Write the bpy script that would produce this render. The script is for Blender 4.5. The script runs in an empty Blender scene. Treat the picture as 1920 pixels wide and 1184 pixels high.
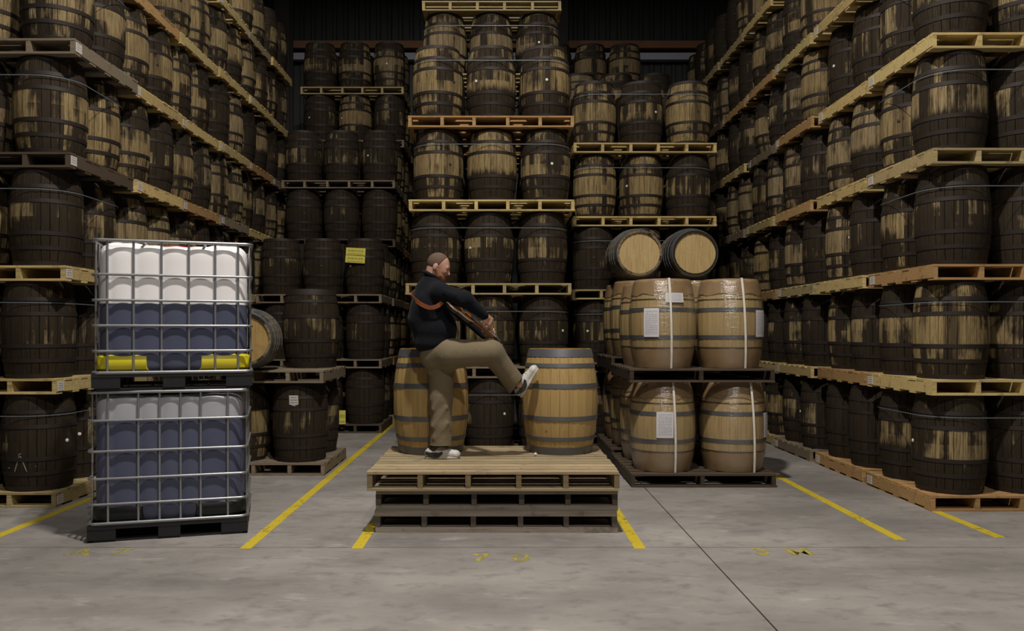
import bpy, bmesh, math, random
import numpy as np
from mathutils import Vector, Matrix

# ------------------------------------------------------------------ camera, world, exposure
SC = bpy.context.scene
COL = SC.collection
PI = math.pi
F_PX, VPX, VPY, CAM_H = 1500.0, 940.0, 625.0, 1.6
cam_d = bpy.data.cameras.new('camera')
cam = bpy.data.objects.new('camera', cam_d); COL.objects.link(cam)
cam.location = (0, 0, CAM_H); cam.rotation_euler = (PI/2, 0, 0)
cam_d.sensor_width = 36.0; cam_d.lens = F_PX/1920*36
cam_d.shift_x = (960-VPX)/1920; cam_d.shift_y = (VPY-592)/1920
cam_d.clip_end = 200
SC.camera = cam
world = bpy.data.worlds.new('World'); SC.world = world; world.use_nodes = True
world.node_tree.nodes['Background'].inputs[0].default_value = (0.95, 0.93, 1.0, 1)
world.node_tree.nodes['Background'].inputs[1].default_value = 0.012
SC.view_settings.view_transform = 'Standard'; SC.view_settings.look = 'None'
SC.view_settings.gamma = 1.0; SC.view_settings.use_curve_mapping = False
SC.view_settings.exposure = 0.0
# high-bay lamps: (x, y, watts); each is built as a lamp under the roof further down
LAMPS = [(0.0, 3.9, 860), (1.5, -3.0, 560), (-2.9, 10.6, 105)]
LAMP_Z = 9.7
LAMP_COLOR = (1.0, 0.945, 0.87)

R = random.Random(7)
def P(px, py, d):
    return Vector(((px-VPX)*d/F_PX, d, CAM_H-(py-VPY)*d/F_PX))

# ------------------------------------------------------------------ helpers
class MB:
    """collects geometry for ONE mesh"""
    def __init__(s): s.v, s.f, s.m = [], [], []
    def add(s, verts, faces, mat=0):
        b = len(s.v); s.v += [tuple(v) for v in verts]
        s.f += [tuple(b+i for i in f) for f in faces]; s.m += [mat]*len(faces)
    def box(s, c, d, mat=0, rot=None):
        x, y, z = d[0]/2, d[1]/2, d[2]/2
        vs = [Vector((i*x, j*y, k*z)) for k in (-1, 1) for j in (-1, 1) for i in (-1, 1)]
        if rot is not None: vs = [rot @ v for v in vs]
        vs = [v+Vector(c) for v in vs]
        s.add(vs, [(0, 2, 3, 1), (4, 5, 7, 6), (0, 1, 5, 4), (2, 6, 7, 3), (0, 4, 6, 2), (1, 3, 7, 5)], mat)
    def tube(s, pts, r, n=8, closed=False, mat=0, cap=True):
        pts = [Vector(p) for p in pts]; N = len(pts); rings = []
        for i, p in enumerate(pts):
            a = pts[i-1] if (i > 0 or closed) else p
            b = pts[(i+1) % N] if (i < N-1 or closed) else p
            t = (b-a).normalized() if (b-a).length > 1e-9 else Vector((0, 0, 1))
            u = t.cross(Vector((0, 0, 1)))
            if u.length < 1e-3: u = t.cross(Vector((0, 1, 0)))
            u.normalize(); w = u.cross(t).normalized()
            rr = r[i] if isinstance(r, (list, tuple)) else r
            rings.append([p+u*(rr*math.cos(2*PI*k/n))+w*(rr*math.sin(2*PI*k/n)) for k in range(n)])
        vs = [v for q in rings for v in q]; fs = []
        for i in range(N if closed else N-1):
            j = (i+1) % N
            for k in range(n):
                l = (k+1) % n; fs.append((i*n+k, j*n+k, j*n+l, i*n+l))
        if not closed and cap:
            fs.append(tuple(range(n))); fs.append(tuple((N-1)*n+k for k in reversed(range(n))))
        s.add(vs, fs, mat)
    def lathe(s, prof, n=32, mats=None, cap0=False, cap1=False):
        """prof: (radius, z) from bottom to top"""
        vs = [(r*math.sin(2*PI*k/n), -r*math.cos(2*PI*k/n), z) for r, z in prof for k in range(n)]
        b = len(s.v); s.v += vs
        for i in range(len(prof)-1):
            for k in range(n):
                l = (k+1) % n
                s.f.append((b+i*n+k, b+i*n+l, b+(i+1)*n+l, b+(i+1)*n+k)); s.m.append(mats[i] if mats else 0)
        if cap0: s.f.append(tuple(b+k for k in reversed(range(n)))); s.m.append(mats[0] if mats else 0)
        if cap1: s.f.append(tuple(b+(len(prof)-1)*n+k for k in range(n))); s.m.append(mats[-1] if mats else 0)
    def mesh(s, name, mats, smooth=None):
        me = bpy.data.meshes.new(name)
        me.from_pydata(s.v, [], s.f)
        for m in (mats if isinstance(mats, (list, tuple)) else [mats]): me.materials.append(m)
        if any(s.m): me.polygons.foreach_set('material_index', s.m)
        if smooth:
            me.polygons.foreach_set('use_smooth', [True]*len(me.polygons))
            if smooth < 179: me.set_sharp_from_angle(angle=math.radians(smooth))
        me.update()
        return me

def put(name, mesh, parent=None, loc=(0, 0, 0), rot=None, color=None):
    o = bpy.data.objects.new(name, mesh); COL.objects.link(o)
    o.parent = parent; o.location = loc
    if rot is not None: o.rotation_euler = rot
    if color is not None: o.color = color
    return o
def tag(o, label=None, cat=None, group=None, kind=None):
    if label: o['label'] = label
    if cat: o['category'] = cat
    if group: o['group'] = group
    if kind: o['kind'] = kind
    return o
def thing(name, label, cat, loc=(0, 0, 0), rz=0.0, group=None):
    o = put(name, None, None, loc, (0, 0, rz)); o.empty_display_size = 0.1
    return tag(o, label, cat, group)

_boxes = {}
def box_mesh(d, mat):
    k = (round(d[0], 4), round(d[1], 4), round(d[2], 4), mat.name)
    if k not in _boxes:
        b = MB(); b.box((0, 0, 0), d); _boxes[k] = b.mesh('board', mat)
    return _boxes[k]

# ------------------------------------------------------------------ materials
class NT:
    def __init__(s, name):
        s.mat = bpy.data.materials.new(name); s.mat.use_nodes = True
        s.t = s.mat.node_tree; s.bsdf = s.t.nodes['Principled BSDF']; s.out = s.t.nodes['Material Output']
    def n(s, typ, _props=None, **inp):
        nd = s.t.nodes.new(typ)
        for k, v in (_props or {}).items(): setattr(nd, k, v)
        for k, v in inp.items():
            key = int(k[1:]) if (k[0] == 'i' and k[1:].isdigit()) else k
            s.set(nd.inputs[key], v)
        return nd
    def set(s, sock, v):
        if isinstance(v, bpy.types.NodeSocket): s.t.links.new(v, sock)
        elif isinstance(v, bpy.types.Node): s.t.links.new(v.outputs[0], sock)
        else:
            if isinstance(v, (tuple, list)) and len(v) == 3 and sock.type == 'RGBA': v = (*v, 1)
            sock.default_value = v
    def math(s, op, a, b=0.0, c=None, clamp=False):
        nd = s.n('ShaderNodeMath', {'operation': op, 'use_clamp': clamp}); s.set(nd.inputs[0], a); s.set(nd.inputs[1], b)
        if c is not None: s.set(nd.inputs[2], c)
        return nd.outputs[0]
    def mix(s, f, a, b, mode='MIX'):
        nd = s.n('ShaderNodeMix', {'data_type': 'RGBA', 'blend_type': mode})
        s.set(nd.inputs[0], f); s.set(nd.inputs[6], a); s.set(nd.inputs[7], b)
        return nd.outputs[2]
    def ramp(s, v, a, b):
        nd = s.n('ShaderNodeMapRange', {'clamp': True}); s.set(nd.inputs[0], v); s.set(nd.inputs[1], a); s.set(nd.inputs[2], b)
        return nd.outputs[0]
    def noise(s, vec, scale=5.0, detail=3.0, rough=0.55):
        nd = s.n('ShaderNodeTexNoise'); s.set(nd.inputs['Vector'], vec); nd.inputs['Scale'].default_value = scale
        nd.inputs['Detail'].default_value = detail; nd.inputs['Roughness'].default_value = rough
        return nd.outputs[0]
    def vmul(s, v, k):
        nd = s.n('ShaderNodeVectorMath', {'operation': 'MULTIPLY'}); s.set(nd.inputs[0], v); s.set(nd.inputs[1], k); return nd.outputs[0]
    def vadd(s, v, k):
        nd = s.n('ShaderNodeVectorMath', {'operation': 'ADD'}); s.set(nd.inputs[0], v); s.set(nd.inputs[1], k); return nd.outputs[0]
    def obj(s): return s.n('ShaderNodeTexCoord').outputs['Object']
    def oinfo(s):
        nd = s.n('ShaderNodeObjectInfo'); sep = s.n('ShaderNodeSeparateColor'); s.t.links.new(nd.outputs['Color'], sep.inputs[0])
        return nd, sep
    def fin(s, color, rough=0.6, metal=0.0, bump=None, bstr=0.2, bdist=0.01, spec=None):
        s.set(s.bsdf.inputs['Base Color'], color); s.set(s.bsdf.inputs['Roughness'], rough); s.set(s.bsdf.inputs['Metallic'], metal)
        if spec is not None: s.set(s.bsdf.inputs['Specular IOR Level'], spec)
        if bump is not None:
            b = s.n('ShaderNodeBump'); s.set(b.inputs['Height'], bump); b.inputs['Strength'].default_value = bstr; b.inputs['Distance'].default_value = bdist
            s.t.links.new(b.outputs[0], s.bsdf.inputs['Normal'])
        return s.mat

def plain(name, col, rough=0.6, metal=0.0, var=0.25, scale=20.0, spec=None):
    t = NT(name); nz = t.noise(t.obj(), scale, 3)
    c = t.mix(nz, tuple(x*(1-var) for x in col), tuple(min(1, x*(1+var)) for x in col))
    return t.fin(c, rough, metal, nz, 0.08, 0.005, spec)

NST = 26   # staves per barrel
def stave_angle(t, p):
    sx = t.n('ShaderNodeSeparateXYZ'); t.set(sx.inputs[0], p)
    ang = t.math('ARCTAN2', sx.outputs[0], t.math('MULTIPLY', sx.outputs[1], -1.0))   # 0 at the bung (-y)
    return sx, ang

def mat_old_oak():
    """weathered cask oak; object colour = (darkness, seed, tint)"""
    t = NT('weathered_cask_oak'); p = t.obj(); oi, rgb = t.oinfo()
    dark, seed, tint = rgb.outputs[0], rgb.outputs[1], rgb.outputs[2]
    sx, ang = stave_angle(t, p)
    off = t.n('ShaderNodeCombineXYZ', X=t.math('MULTIPLY', seed, 91.0), Y=t.math('MULTIPLY', seed, 37.0), Z=t.math('MULTIPLY', seed, 53.0)).outputs[0]
    pv = t.vadd(p, off)
    idx = t.math('FLOOR', t.math('MULTIPLY', t.math('ADD', ang, PI), NST/(2*PI)))
    wn = t.n('ShaderNodeTexWhiteNoise', {'noise_dimensions': '2D'}, Vector=t.n('ShaderNodeCombineXYZ', X=idx, Y=t.math('MULTIPLY', seed, 400.0)).outputs[0]).outputs[0]
    streak = t.noise(t.vmul(pv, (26.0, 26.0, 1.6)), 1.0, 4, 0.65)
    grain = t.noise(t.vmul(pv, (70.0, 70.0, 4.0)), 1.0, 3, 0.7)
    blot = t.noise(t.vmul(pv, (2.6, 2.6, 1.9)), 1.0, 4, 0.6)
    light = t.mix(tint, (0.305, 0.225, 0.10), (0.265, 0.21, 0.125))
    light = t.mix(t.math('MULTIPLY', wn, 0.5), light, (0.17, 0.105, 0.05))
    light = t.mix(t.ramp(grain, 0.44, 0.68), light, (0.085, 0.06, 0.032))
    # stain: threshold moves with darkness, which includes shade painted into some casks
    sv = t.math('ADD', t.math('ADD', t.math('MULTIPLY', blot, 0.9), t.math('MULTIPLY', streak, 0.55)), t.math('MULTIPLY', wn, 0.24))
    zu = t.math('ABSOLUTE', t.math('SUBTRACT', t.math('DIVIDE', sx.outputs[2], 0.9), 0.5))
    zi = t.math('ADD', t.math('GREATER_THAN', zu, 0.165), t.math('MULTIPLY', t.math('GREATER_THAN', zu, 0.315), 2.0))
    zi = t.math('ADD', zi, t.math('MULTIPLY', t.math('GREATER_THAN', sx.outputs[2], 0.45), 5.0))
    zr = t.n('ShaderNodeTexWhiteNoise', {'noise_dimensions': '2D'}, Vector=t.n('ShaderNodeCombineXYZ', X=zi, Y=t.math('MULTIPLY', seed, 777.0)).outputs[0]).outputs[0]
    sv = t.math('ADD', sv, t.math('MULTIPLY', t.math('SUBTRACT', zr, 0.5), 0.16))
    sv = t.math('ADD', sv, t.math('SUBTRACT', t.math('MULTIPLY', t.math('GREATER_THAN', zu, 0.165), 0.17), 0.09))
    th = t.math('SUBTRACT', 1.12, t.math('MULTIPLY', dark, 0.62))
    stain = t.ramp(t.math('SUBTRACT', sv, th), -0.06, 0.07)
    # run-off below and above the bung, some casks with a soaked lower half
    band = t.math('SUBTRACT', 1.0, t.ramp(t.math('ADD', t.math('ABSOLUTE', ang), t.math('MULTIPLY', t.math('SUBTRACT', streak, 0.5), 0.5)), 0.10, 0.27))
    band = t.math('MULTIPLY', band, t.ramp(t.noise(off, 3.1, 1), 0.38, 0.5))
    low = t.math('MULTIPLY', t.ramp(t.math('ADD', sx.outputs[2], t.math('MULTIPLY', t.math('SUBTRACT', streak, 0.5), 0.25)), 0.40, 0.33), t.ramp(t.noise(off, 1.7, 1), 0.56, 0.6))
    rust = t.noise(t.vmul(pv, (4.0, 4.0, 2.0)), 1.0, 2)
    m = t.math('MAXIMUM', t.math('MAXIMUM', stain, band), low)
    darkc = t.mix(rust, (0.0045, 0.0038, 0.0033), (0.026, 0.0185, 0.0135))
    col = t.mix(t.math('MULTIPLY', m, 0.93), light, darkc)
    return t.fin(col, 0.75, 0, grain, 0.25, 0.004, 0.14)

def mat_new_oak(name='young_cask_oak', gscale=(60.0, 60.0, 2.5)):
    """young cask oak; object colour = (warmth, seed, knots)"""
    t = NT(name); p = t.obj(); oi, rgb = t.oinfo(); sx, ang = stave_angle(t, p)
    seed = rgb.outputs[1]
    pv = t.vadd(p, t.n('ShaderNodeCombineXYZ', X=t.math('MULTIPLY', seed, 31.0), Y=seed, Z=t.math('MULTIPLY', seed, 17.0)).outputs[0])
    idx = t.math('FLOOR', t.math('MULTIPLY', t.math('ADD', ang, PI), NST/(2*PI)))
    wn = t.n('ShaderNodeTexWhiteNoise', {'noise_dimensions': '2D'}, Vector=t.n('ShaderNodeCombineXYZ', X=idx, Y=t.math('MULTIPLY', seed, 300.0)).outputs[0]).outputs[0]
    grain = t.noise(t.vmul(pv, gscale), 1.0, 4, 0.6)
    c = t.mix(rgb.outputs[0], (0.52, 0.385, 0.18), (0.40, 0.262, 0.092))
    c = t.mix(t.math('MULTIPLY', wn, 0.40), c, t.mix(rgb.outputs[0], (0.40, 0.28, 0.13), (0.27, 0.165, 0.062)))
    c = t.mix(t.ramp(grain, 0.5, 0.85), c, (0.27, 0.15, 0.06))
    spots = t.ramp(t.noise(pv, 9.0, 2), 0.70, 0.78)
    c = t.mix(t.math('MULTIPLY', spots, t.math('MULTIPLY', rgb.outputs[2], 0.8)), c, (0.12, 0.06, 0.025))
    return t.fin(c, 0.55, 0, grain, 0.15, 0.003, 0.3)

def mat_tinted_wood(name='pallet_wood'):
    """sawn pallet wood; the object colour is the board's own colour"""
    t = NT(name); p = t.obj(); oi = t.n('ShaderNodeObjectInfo')
    rnd = oi.outputs['Random']
    pv = t.vadd(p, t.n('ShaderNodeCombineXYZ', X=t.math('MULTIPLY', rnd, 40.0), Y=t.math('MULTIPLY', rnd, 70.0), Z=rnd).outputs[0])
    g1 = t.noise(t.vmul(pv, (3.0, 60.0, 60.0)), 1.0, 3, 0.6); g2 = t.noise(pv, 7.0, 3, 0.6)
    c = t.mix(t.math('MULTIPLY', rnd, 0.22), oi.outputs['Color'], (0.13, 0.09, 0.05))
    c = t.mix(t.math('MULTIPLY', t.ramp(g1, 0.42, 0.8), 0.6), c, (0.10, 0.065, 0.035))
    c = t.mix(t.math('MULTIPLY', t.ramp(g2, 0.58, 0.75), 0.6), c, (0.06, 0.045, 0.03))
    return t.fin(c, 0.75, 0, g1, 0.2, 0.003, 0.2)

def mat_concrete():
    t = NT('concrete_floor'); p = t.n('ShaderNodeNewGeometry').outputs['Position']
    a = t.noise(t.vmul(p, (0.55, 1.0, 1.0)), 0.9, 6, 0.62); b = t.noise(t.vmul(p, (1.0, 1.6, 1.0)), 5.0, 5, 0.65); c = t.noise(p, 60.0, 2, 0.6)
    col = t.mix(t.ramp(a, 0.35, 0.68), (0.20, 0.185, 0.172), (0.37, 0.343, 0.32))
    col = t.mix(t.math('MULTIPLY', t.ramp(b, 0.52, 0.70), 0.65), col, (0.15, 0.138, 0.125))
    col = t.mix(t.math('MULTIPLY', t.ramp(t.noise(t.vmul(p, (0.8, 2.2, 1.0)), 2.3, 5, 0.7), 0.60, 0.72), 0.5), col, (0.52, 0.49, 0.455))
    col = t.mix(t.math('MULTIPLY', t.ramp(t.noise(t.vmul(p, (1.1, 2.0, 1.0)), 1.1, 4, 0.7), 0.56, 0.70), 0.5), col, (0.13, 0.12, 0.11))
    col = t.mix(t.math('MULTIPLY', c, 0.18), col, (0.10, 0.095, 0.09))
    return t.fin(col, t.math('ADD', 0.42, t.math('MULTIPLY', b, 0.3)), 0, c, 0.10, 0.002, 0.35)

def mat_paint(name, col, lo, hi):
    t = NT(name); p = t.n('ShaderNodeNewGeometry').outputs['Position']
    nz = t.noise(t.vmul(p, (1.0, 0.45, 1.0)), 26.0, 5, 0.7); big = t.noise(p, 3.0, 2)
    wear = t.ramp(t.math('ADD', t.math('MULTIPLY', nz, 0.7), t.math('MULTIPLY', big, 0.3)), lo, hi)
    c = t.mix(nz, tuple(x*0.8 for x in col), col)
    t.fin(c, 0.55); tr = t.n('ShaderNodeBsdfTransparent'); mx = t.n('ShaderNodeMixShader', i0=wear, i1=t.bsdf.outputs[0], i2=tr.outputs[0])
    t.t.links.new(mx.outputs[0], t.out.inputs[0]); return t.mat

def mat_film():
    t = NT('stretch_film'); p = t.obj()
    w = t.noise(t.vmul(p, (5.0, 5.0, 34.0)), 1.0, 4, 0.7); w2 = t.noise(t.vmul(p, (30.0, 30.0, 9.0)), 1.0, 3, 0.6)
    hgt = t.math('ADD', w, t.math('MULTIPLY', w2, 0.7))
    b = t.n('ShaderNodeBump', Height=hgt); b.inputs['Strength'].default_value = 0.6; b.inputs['Distance'].default_value = 0.012
    gl = t.n('ShaderNodeBsdfGlossy', Roughness=0.27); t.t.links.new(b.outputs[0], gl.inputs['Normal'])
    tr = t.n('ShaderNodeBsdfTransparent'); tr.inputs[0].default_value = (0.97, 0.965, 0.96, 1)
    fr = t.n('ShaderNodeLayerWeight', Blend=0.5); t.t.links.new(b.outputs[0], fr.inputs['Normal'])
    mx = t.n('ShaderNodeMixShader', i0=t.math('ADD', t.math('MULTIPLY', t.math('POWER', fr.outputs[1], 4.0), 0.5), 0.17, clamp=True), i1=tr.outputs[0], i2=gl.outputs[0])
    t.t.links.new(mx.outputs[0], t.out.inputs[0]); return t.mat

def mat_tank(name, top, low):
    t = NT(name); p = t.obj(); nz = t.noise(p, 4.0, 2)
    sx = t.n('ShaderNodeSeparateXYZ'); t.set(sx.inputs[0], p)
    c = t.mix(nz, top, low)
    t.bsdf.inputs['Subsurface Weight'].default_value = 0.15
    t.bsdf.inputs['Subsurface Radius'].default_value = (0.05, 0.05, 0.05)
    return t.fin(c, 0.38, 0, nz, 0.05, 0.01, 0.4)

def mat_sheet(name, paper, ink, lines):
    """a printed sheet: local x across, z up, both -0.5..0.5 (unit sheet scaled by its mesh), ink as rows of broken lines"""
    t = NT(name); uv = t.n('ShaderNodeTexCoord').outputs['UV']
    sx = t.n('ShaderNodeSeparateXYZ'); t.set(sx.inputs[0], uv)
    row = t.math('FRACT', t.math('MULTIPLY', sx.outputs[1], lines))
    rid = t.math('FLOOR', t.math('MULTIPLY', sx.outputs[1], lines))
    wn = t.n('ShaderNodeTexNoise', Vector=t.n('ShaderNodeCombineXYZ', X=t.math('MULTIPLY', sx.outputs[0], 14.0), Y=t.math('MULTIPLY', rid, 7.3)).outputs[0]).outputs[0]
    ink_m = t.math('MULTIPLY', t.math('LESS_THAN', row, 0.55), t.math('GREATER_THAN', wn, 0.47))
    inner = t.math('MULTIPLY', t.math('LESS_THAN', t.math('ABSOLUTE', t.math('SUBTRACT', sx.outputs[0], 0.5)), 0.40), t.math('LESS_THAN', t.math('ABSOLUTE', t.math('SUBTRACT', sx.outputs[1], 0.5)), 0.42))
    c = t.mix(t.math('MULTIPLY', t.math('MULTIPLY', ink_m, inner), 0.75), paper, ink)
    return t.fin(c, 0.6)

M = {}
M['old'] = mat_old_oak()
M['new'] = mat_new_oak()
M['head'] = mat_new_oak('cask_head_oak', (60.0, 2.5, 60.0))
M['hoop'] = plain('rusted_hoop_iron', (0.026, 0.018, 0.0145), 0.65, 0.3, 0.45, 9)
M['hoop_galv'] = plain('galvanised_hoop', (0.15, 0.155, 0.165), 0.5, 0.55, 0.25, 9)
M['hoop_thin'] = plain('brown_hoop', (0.10, 0.065, 0.05), 0.5, 0.4, 0.3, 9)
M['wood'] = mat_tinted_wood()
M['concrete'] = mat_concrete()
M['joint'] = plain('joint_filler', (0.035, 0.032, 0.03), 0.9)
M['yellow'] = mat_paint('yellow_line_paint', (0.62, 0.47, 0.03), 0.53, 0.70)
M['faded'] = mat_paint('worn_yellow_paint', (0.44, 0.38, 0.09), 0.46, 0.60)
M['film'] = mat_film()
M['card'] = plain('brown_cardboard', (0.32, 0.205, 0.095), 0.7, 0, 0.2, 12)
M['white_strap'] = plain('white_strapping', (0.68, 0.64, 0.57), 0.5, 0, 0.08)
M['blue_strap'] = plain('grey_blue_strapping', (0.12, 0.14, 0.15), 0.4, 0, 0.1)
M['steel'] = plain('galvanised_tube', (0.36, 0.36, 0.37), 0.4, 0.75, 0.2, 14)
M['black_plastic'] = plain('black_plastic', (0.012, 0.012, 0.014), 0.5, 0, 0.3)
M['dark_green'] = plain('black_green_plastic', (0.005, 0.007, 0.0065), 0.5, 0, 0.3)
M['yellow_plastic'] = plain('yellow_plastic', (0.64, 0.54, 0.02), 0.42, 0, 0.08, 4)
M['tank_white'] = mat_tank('white_polyethylene', (0.90, 0.875, 0.88), (0.85, 0.83, 0.84))
M['tank_liquid'] = mat_tank('filled_polyethylene', (0.098, 0.105, 0.165), (0.066, 0.075, 0.125))
M['tank_pale'] = mat_tank('hazy_polyethylene', (0.44, 0.44, 0.48), (0.37, 0.37, 0.42))
M['bung_white'] = plain('white_bung', (0.75, 0.72, 0.65), 0.5, 0, 0.05)
M['bung_dark'] = plain('dark_bung', (0.03, 0.022, 0.016), 0.7)
M['wall'] = plain('dark_cladding', (0.060, 0.066, 0.068), 0.55, 0.2, 0.25, 3)
M['beam'] = plain('red_oxide_steel', (0.36, 0.17, 0.085), 0.6, 0.1, 0.25, 4)
M['darksteel'] = plain('dark_steel', (0.035, 0.033, 0.032), 0.6, 0.2, 0.25, 4)
M['ledge'] = plain('pale_sheet_ledge', (0.62, 0.65, 0.78), 0.5, 0, 0.1)
M['roof'] = plain('roof_sheet', (0.05, 0.05, 0.05), 0.7)
M['sheet_white'] = mat_sheet('printed_paper', (0.62, 0.60, 0.62), (0.22, 0.21, 0.24), 16.0)
M['sheet_tag'] = mat_sheet('printed_tag', (0.62, 0.58, 0.55), (0.06, 0.05, 0.05), 4.0)
M['sheet_yellow'] = mat_sheet('yellow_notice', (0.66, 0.60, 0.10), (0.20, 0.17, 0.02), 2.2)

# ------------------------------------------------------------------ the setting
def floor_build():
    b = MB(); b.box((0, 3.0, -0.07), (26, 34, 0.06)); fl = put('floor', b.mesh('floor', M['joint'])); tag(fl, kind='structure')
    xs = [-13, -4.52, 1.482, 7.48, 13]; ys = [-14, -0.05, 5.97, 11.97, 20]
    for i in range(4):
        for j in range(4):
            g = 0.005
            x0, x1, y0, y1 = xs[i]+g, xs[i+1]-g, ys[j]+g, ys[j+1]-g
            m = box_mesh((x1-x0, y1-y0, 0.04), M['concrete'])
            put('floor_slab', m, fl, ((x0+x1)/2, (y0+y1)/2, -0.02))
floor_build()

def walls_build():
    # back wall: ribbed cladding sheets over a base
    YB = 19.2
    b = MB(); b.box((0, YB+0.12, 5.5), (26, 0.1, 11)); w = put('wall_back', b.mesh('wall_back', M['wall'])); tag(w, kind='structure')
    pb = MB(); n = 4; pw = 1.04; prof = []
    for i in range(n):
        x = i*pw/n; prof += [(x, 0), (x+0.14, 0), (x+0.165, -0.035), (x+0.235, -0.035)]
    prof.append((pw, 0))
    vs = [(x, y, z) for z in (0, 10.9) for x, y in prof]; k = len(prof)
    pb.add(vs, [(i, i+1, k+i+1, k+i) for i in range(k-1)])
    pm = pb.mesh('cladding_sheet', M['wall'])
    for i in range(-8, 9): put('cladding_sheet', pm, w, (i*1.05-0.52, YB+0.04, 0.02))
    for nm, x in (('wall_left', -11.5), ('wall_right', 11.5)):
        b = MB(); b.box((x, 3.0, 5.5), (0.1, 34, 11)); o = put(nm, b.mesh(nm, M['wall'])); tag(o, kind='structure')
    b = MB(); b.box((0, 3.0, 11.05), (26, 34, 0.1)); o = put('ceiling', b.mesh('ceiling', M['roof'])); tag(o, kind='structure')
    # rail along the back wall with a pale ledge below, steel columns, a roof beam
    b = MB(); b.box((0, 18.95, 8.42), (22.5, 0.16, 0.17)); o = put('trim_1', b.mesh('wall_rail', M['beam'])); tag(o, kind='structure')
    b = MB(); b.box((0, 19.02, 8.16), (22.5, 0.18, 0.16)); o = put('trim_2', b.mesh('wall_ledge', M['ledge'])); tag(o, kind='structure')
    b = MB(); b.box((0, 18.8, 9.85), (22.5, 0.25, 0.5)); o = put('trim_3', b.mesh('roof_beam', M['darksteel'])); tag(o, kind='structure')
    for i, x in enumerate((-5.0, 1.35, 7.2)):
        b = MB(); b.box((0, 0, 5.4), (0.02, 0.34, 10.8)); b.box((0, -0.17, 5.4), (0.34, 0.02, 10.8)); b.box((0, 0.17, 5.4), (0.34, 0.02, 10.8))
        o = put('column_%d' % (i+1), b.mesh('steel_column', M['darksteel']), None, (x, 18.4, 0)); tag(o, kind='structure')
walls_build()

def text_mesh(s, size, mat):
    cu = bpy.data.curves.new('lettering', 'FONT'); cu.body = s; cu.size = size; cu.align_x = 'CENTER'; cu.align_y = 'CENTER'; cu.extrude = 0.0008; cu.offset = size*0.035
    o = bpy.data.objects.new('lettering', cu); COL.objects.link(o)
    bpy.context.view_layer.update()
    me = bpy.data.meshes.new_from_object(o.evaluated_get(bpy.context.evaluated_depsgraph_get()))
    bpy.data.objects.remove(o); bpy.data.curves.remove(cu)
    me.materials.clear(); me.materials.append(mat); return me

def markings():
    W = 0.085
    for x, y0, y1, lab in ((-1.90, 5.93, 14.5, 'long yellow floor line running back beside the plastic tanks'),
                          (-1.07, 5.93, 6.75, 'short yellow floor line at the left end of the pallet platform'),
                          (1.03, 5.93, 7.3, 'short yellow floor line at the right end of the pallet platform'),
                          (3.085, 6.17, 10.4, 'yellow floor line past the wrapped barrels towards the right aisle wall'),
                          (3.90, 6.25, 8.4, 'yellow floor line ending under the front right pallet'),
                          (-3.965, 5.2, 9.0, 'yellow floor line beside the plastic tanks under the front left pallet')):
        b = MB(); b.box((0, (y1-y0)/2, 0.001), (W, y1-y0, 0.002))
        o = put('floor_line', b.mesh('floor_line', M['yellow']), None, (x, y0, 0.0)); tag(o, lab, 'floor marking', 'yellow floor lines')
    for (px, py, s, lab) in ((188, 1037, 'A7', 'faded yellow code painted on the floor before the plastic tanks'),
                        (940, 1047, '70', 'faded yellow number painted on the floor before the pallet platform'),
                        (1463, 1036, '3M', 'faded yellow code painted on the floor before the wrapped barrels')):
        d = F_PX*CAM_H/(py-VPY); p = P(px, py, d)
        o = thing('floor_code', lab, 'floor marking', (p.x, p.y, 0.001), 0, 'painted floor codes')
        for i, ch in enumerate(s):
            put('character', text_mesh(ch, 0.24, M['faded']), o, ((i-0.5)*0.28, 0, 0))
markings()

# ------------------------------------------------------------------ barrels
def barrel_r(z, H, rh, rb):
    u = 2*z/H-1
    return rh+(rb-rh)*(1-abs(u)**2.1)

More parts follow.
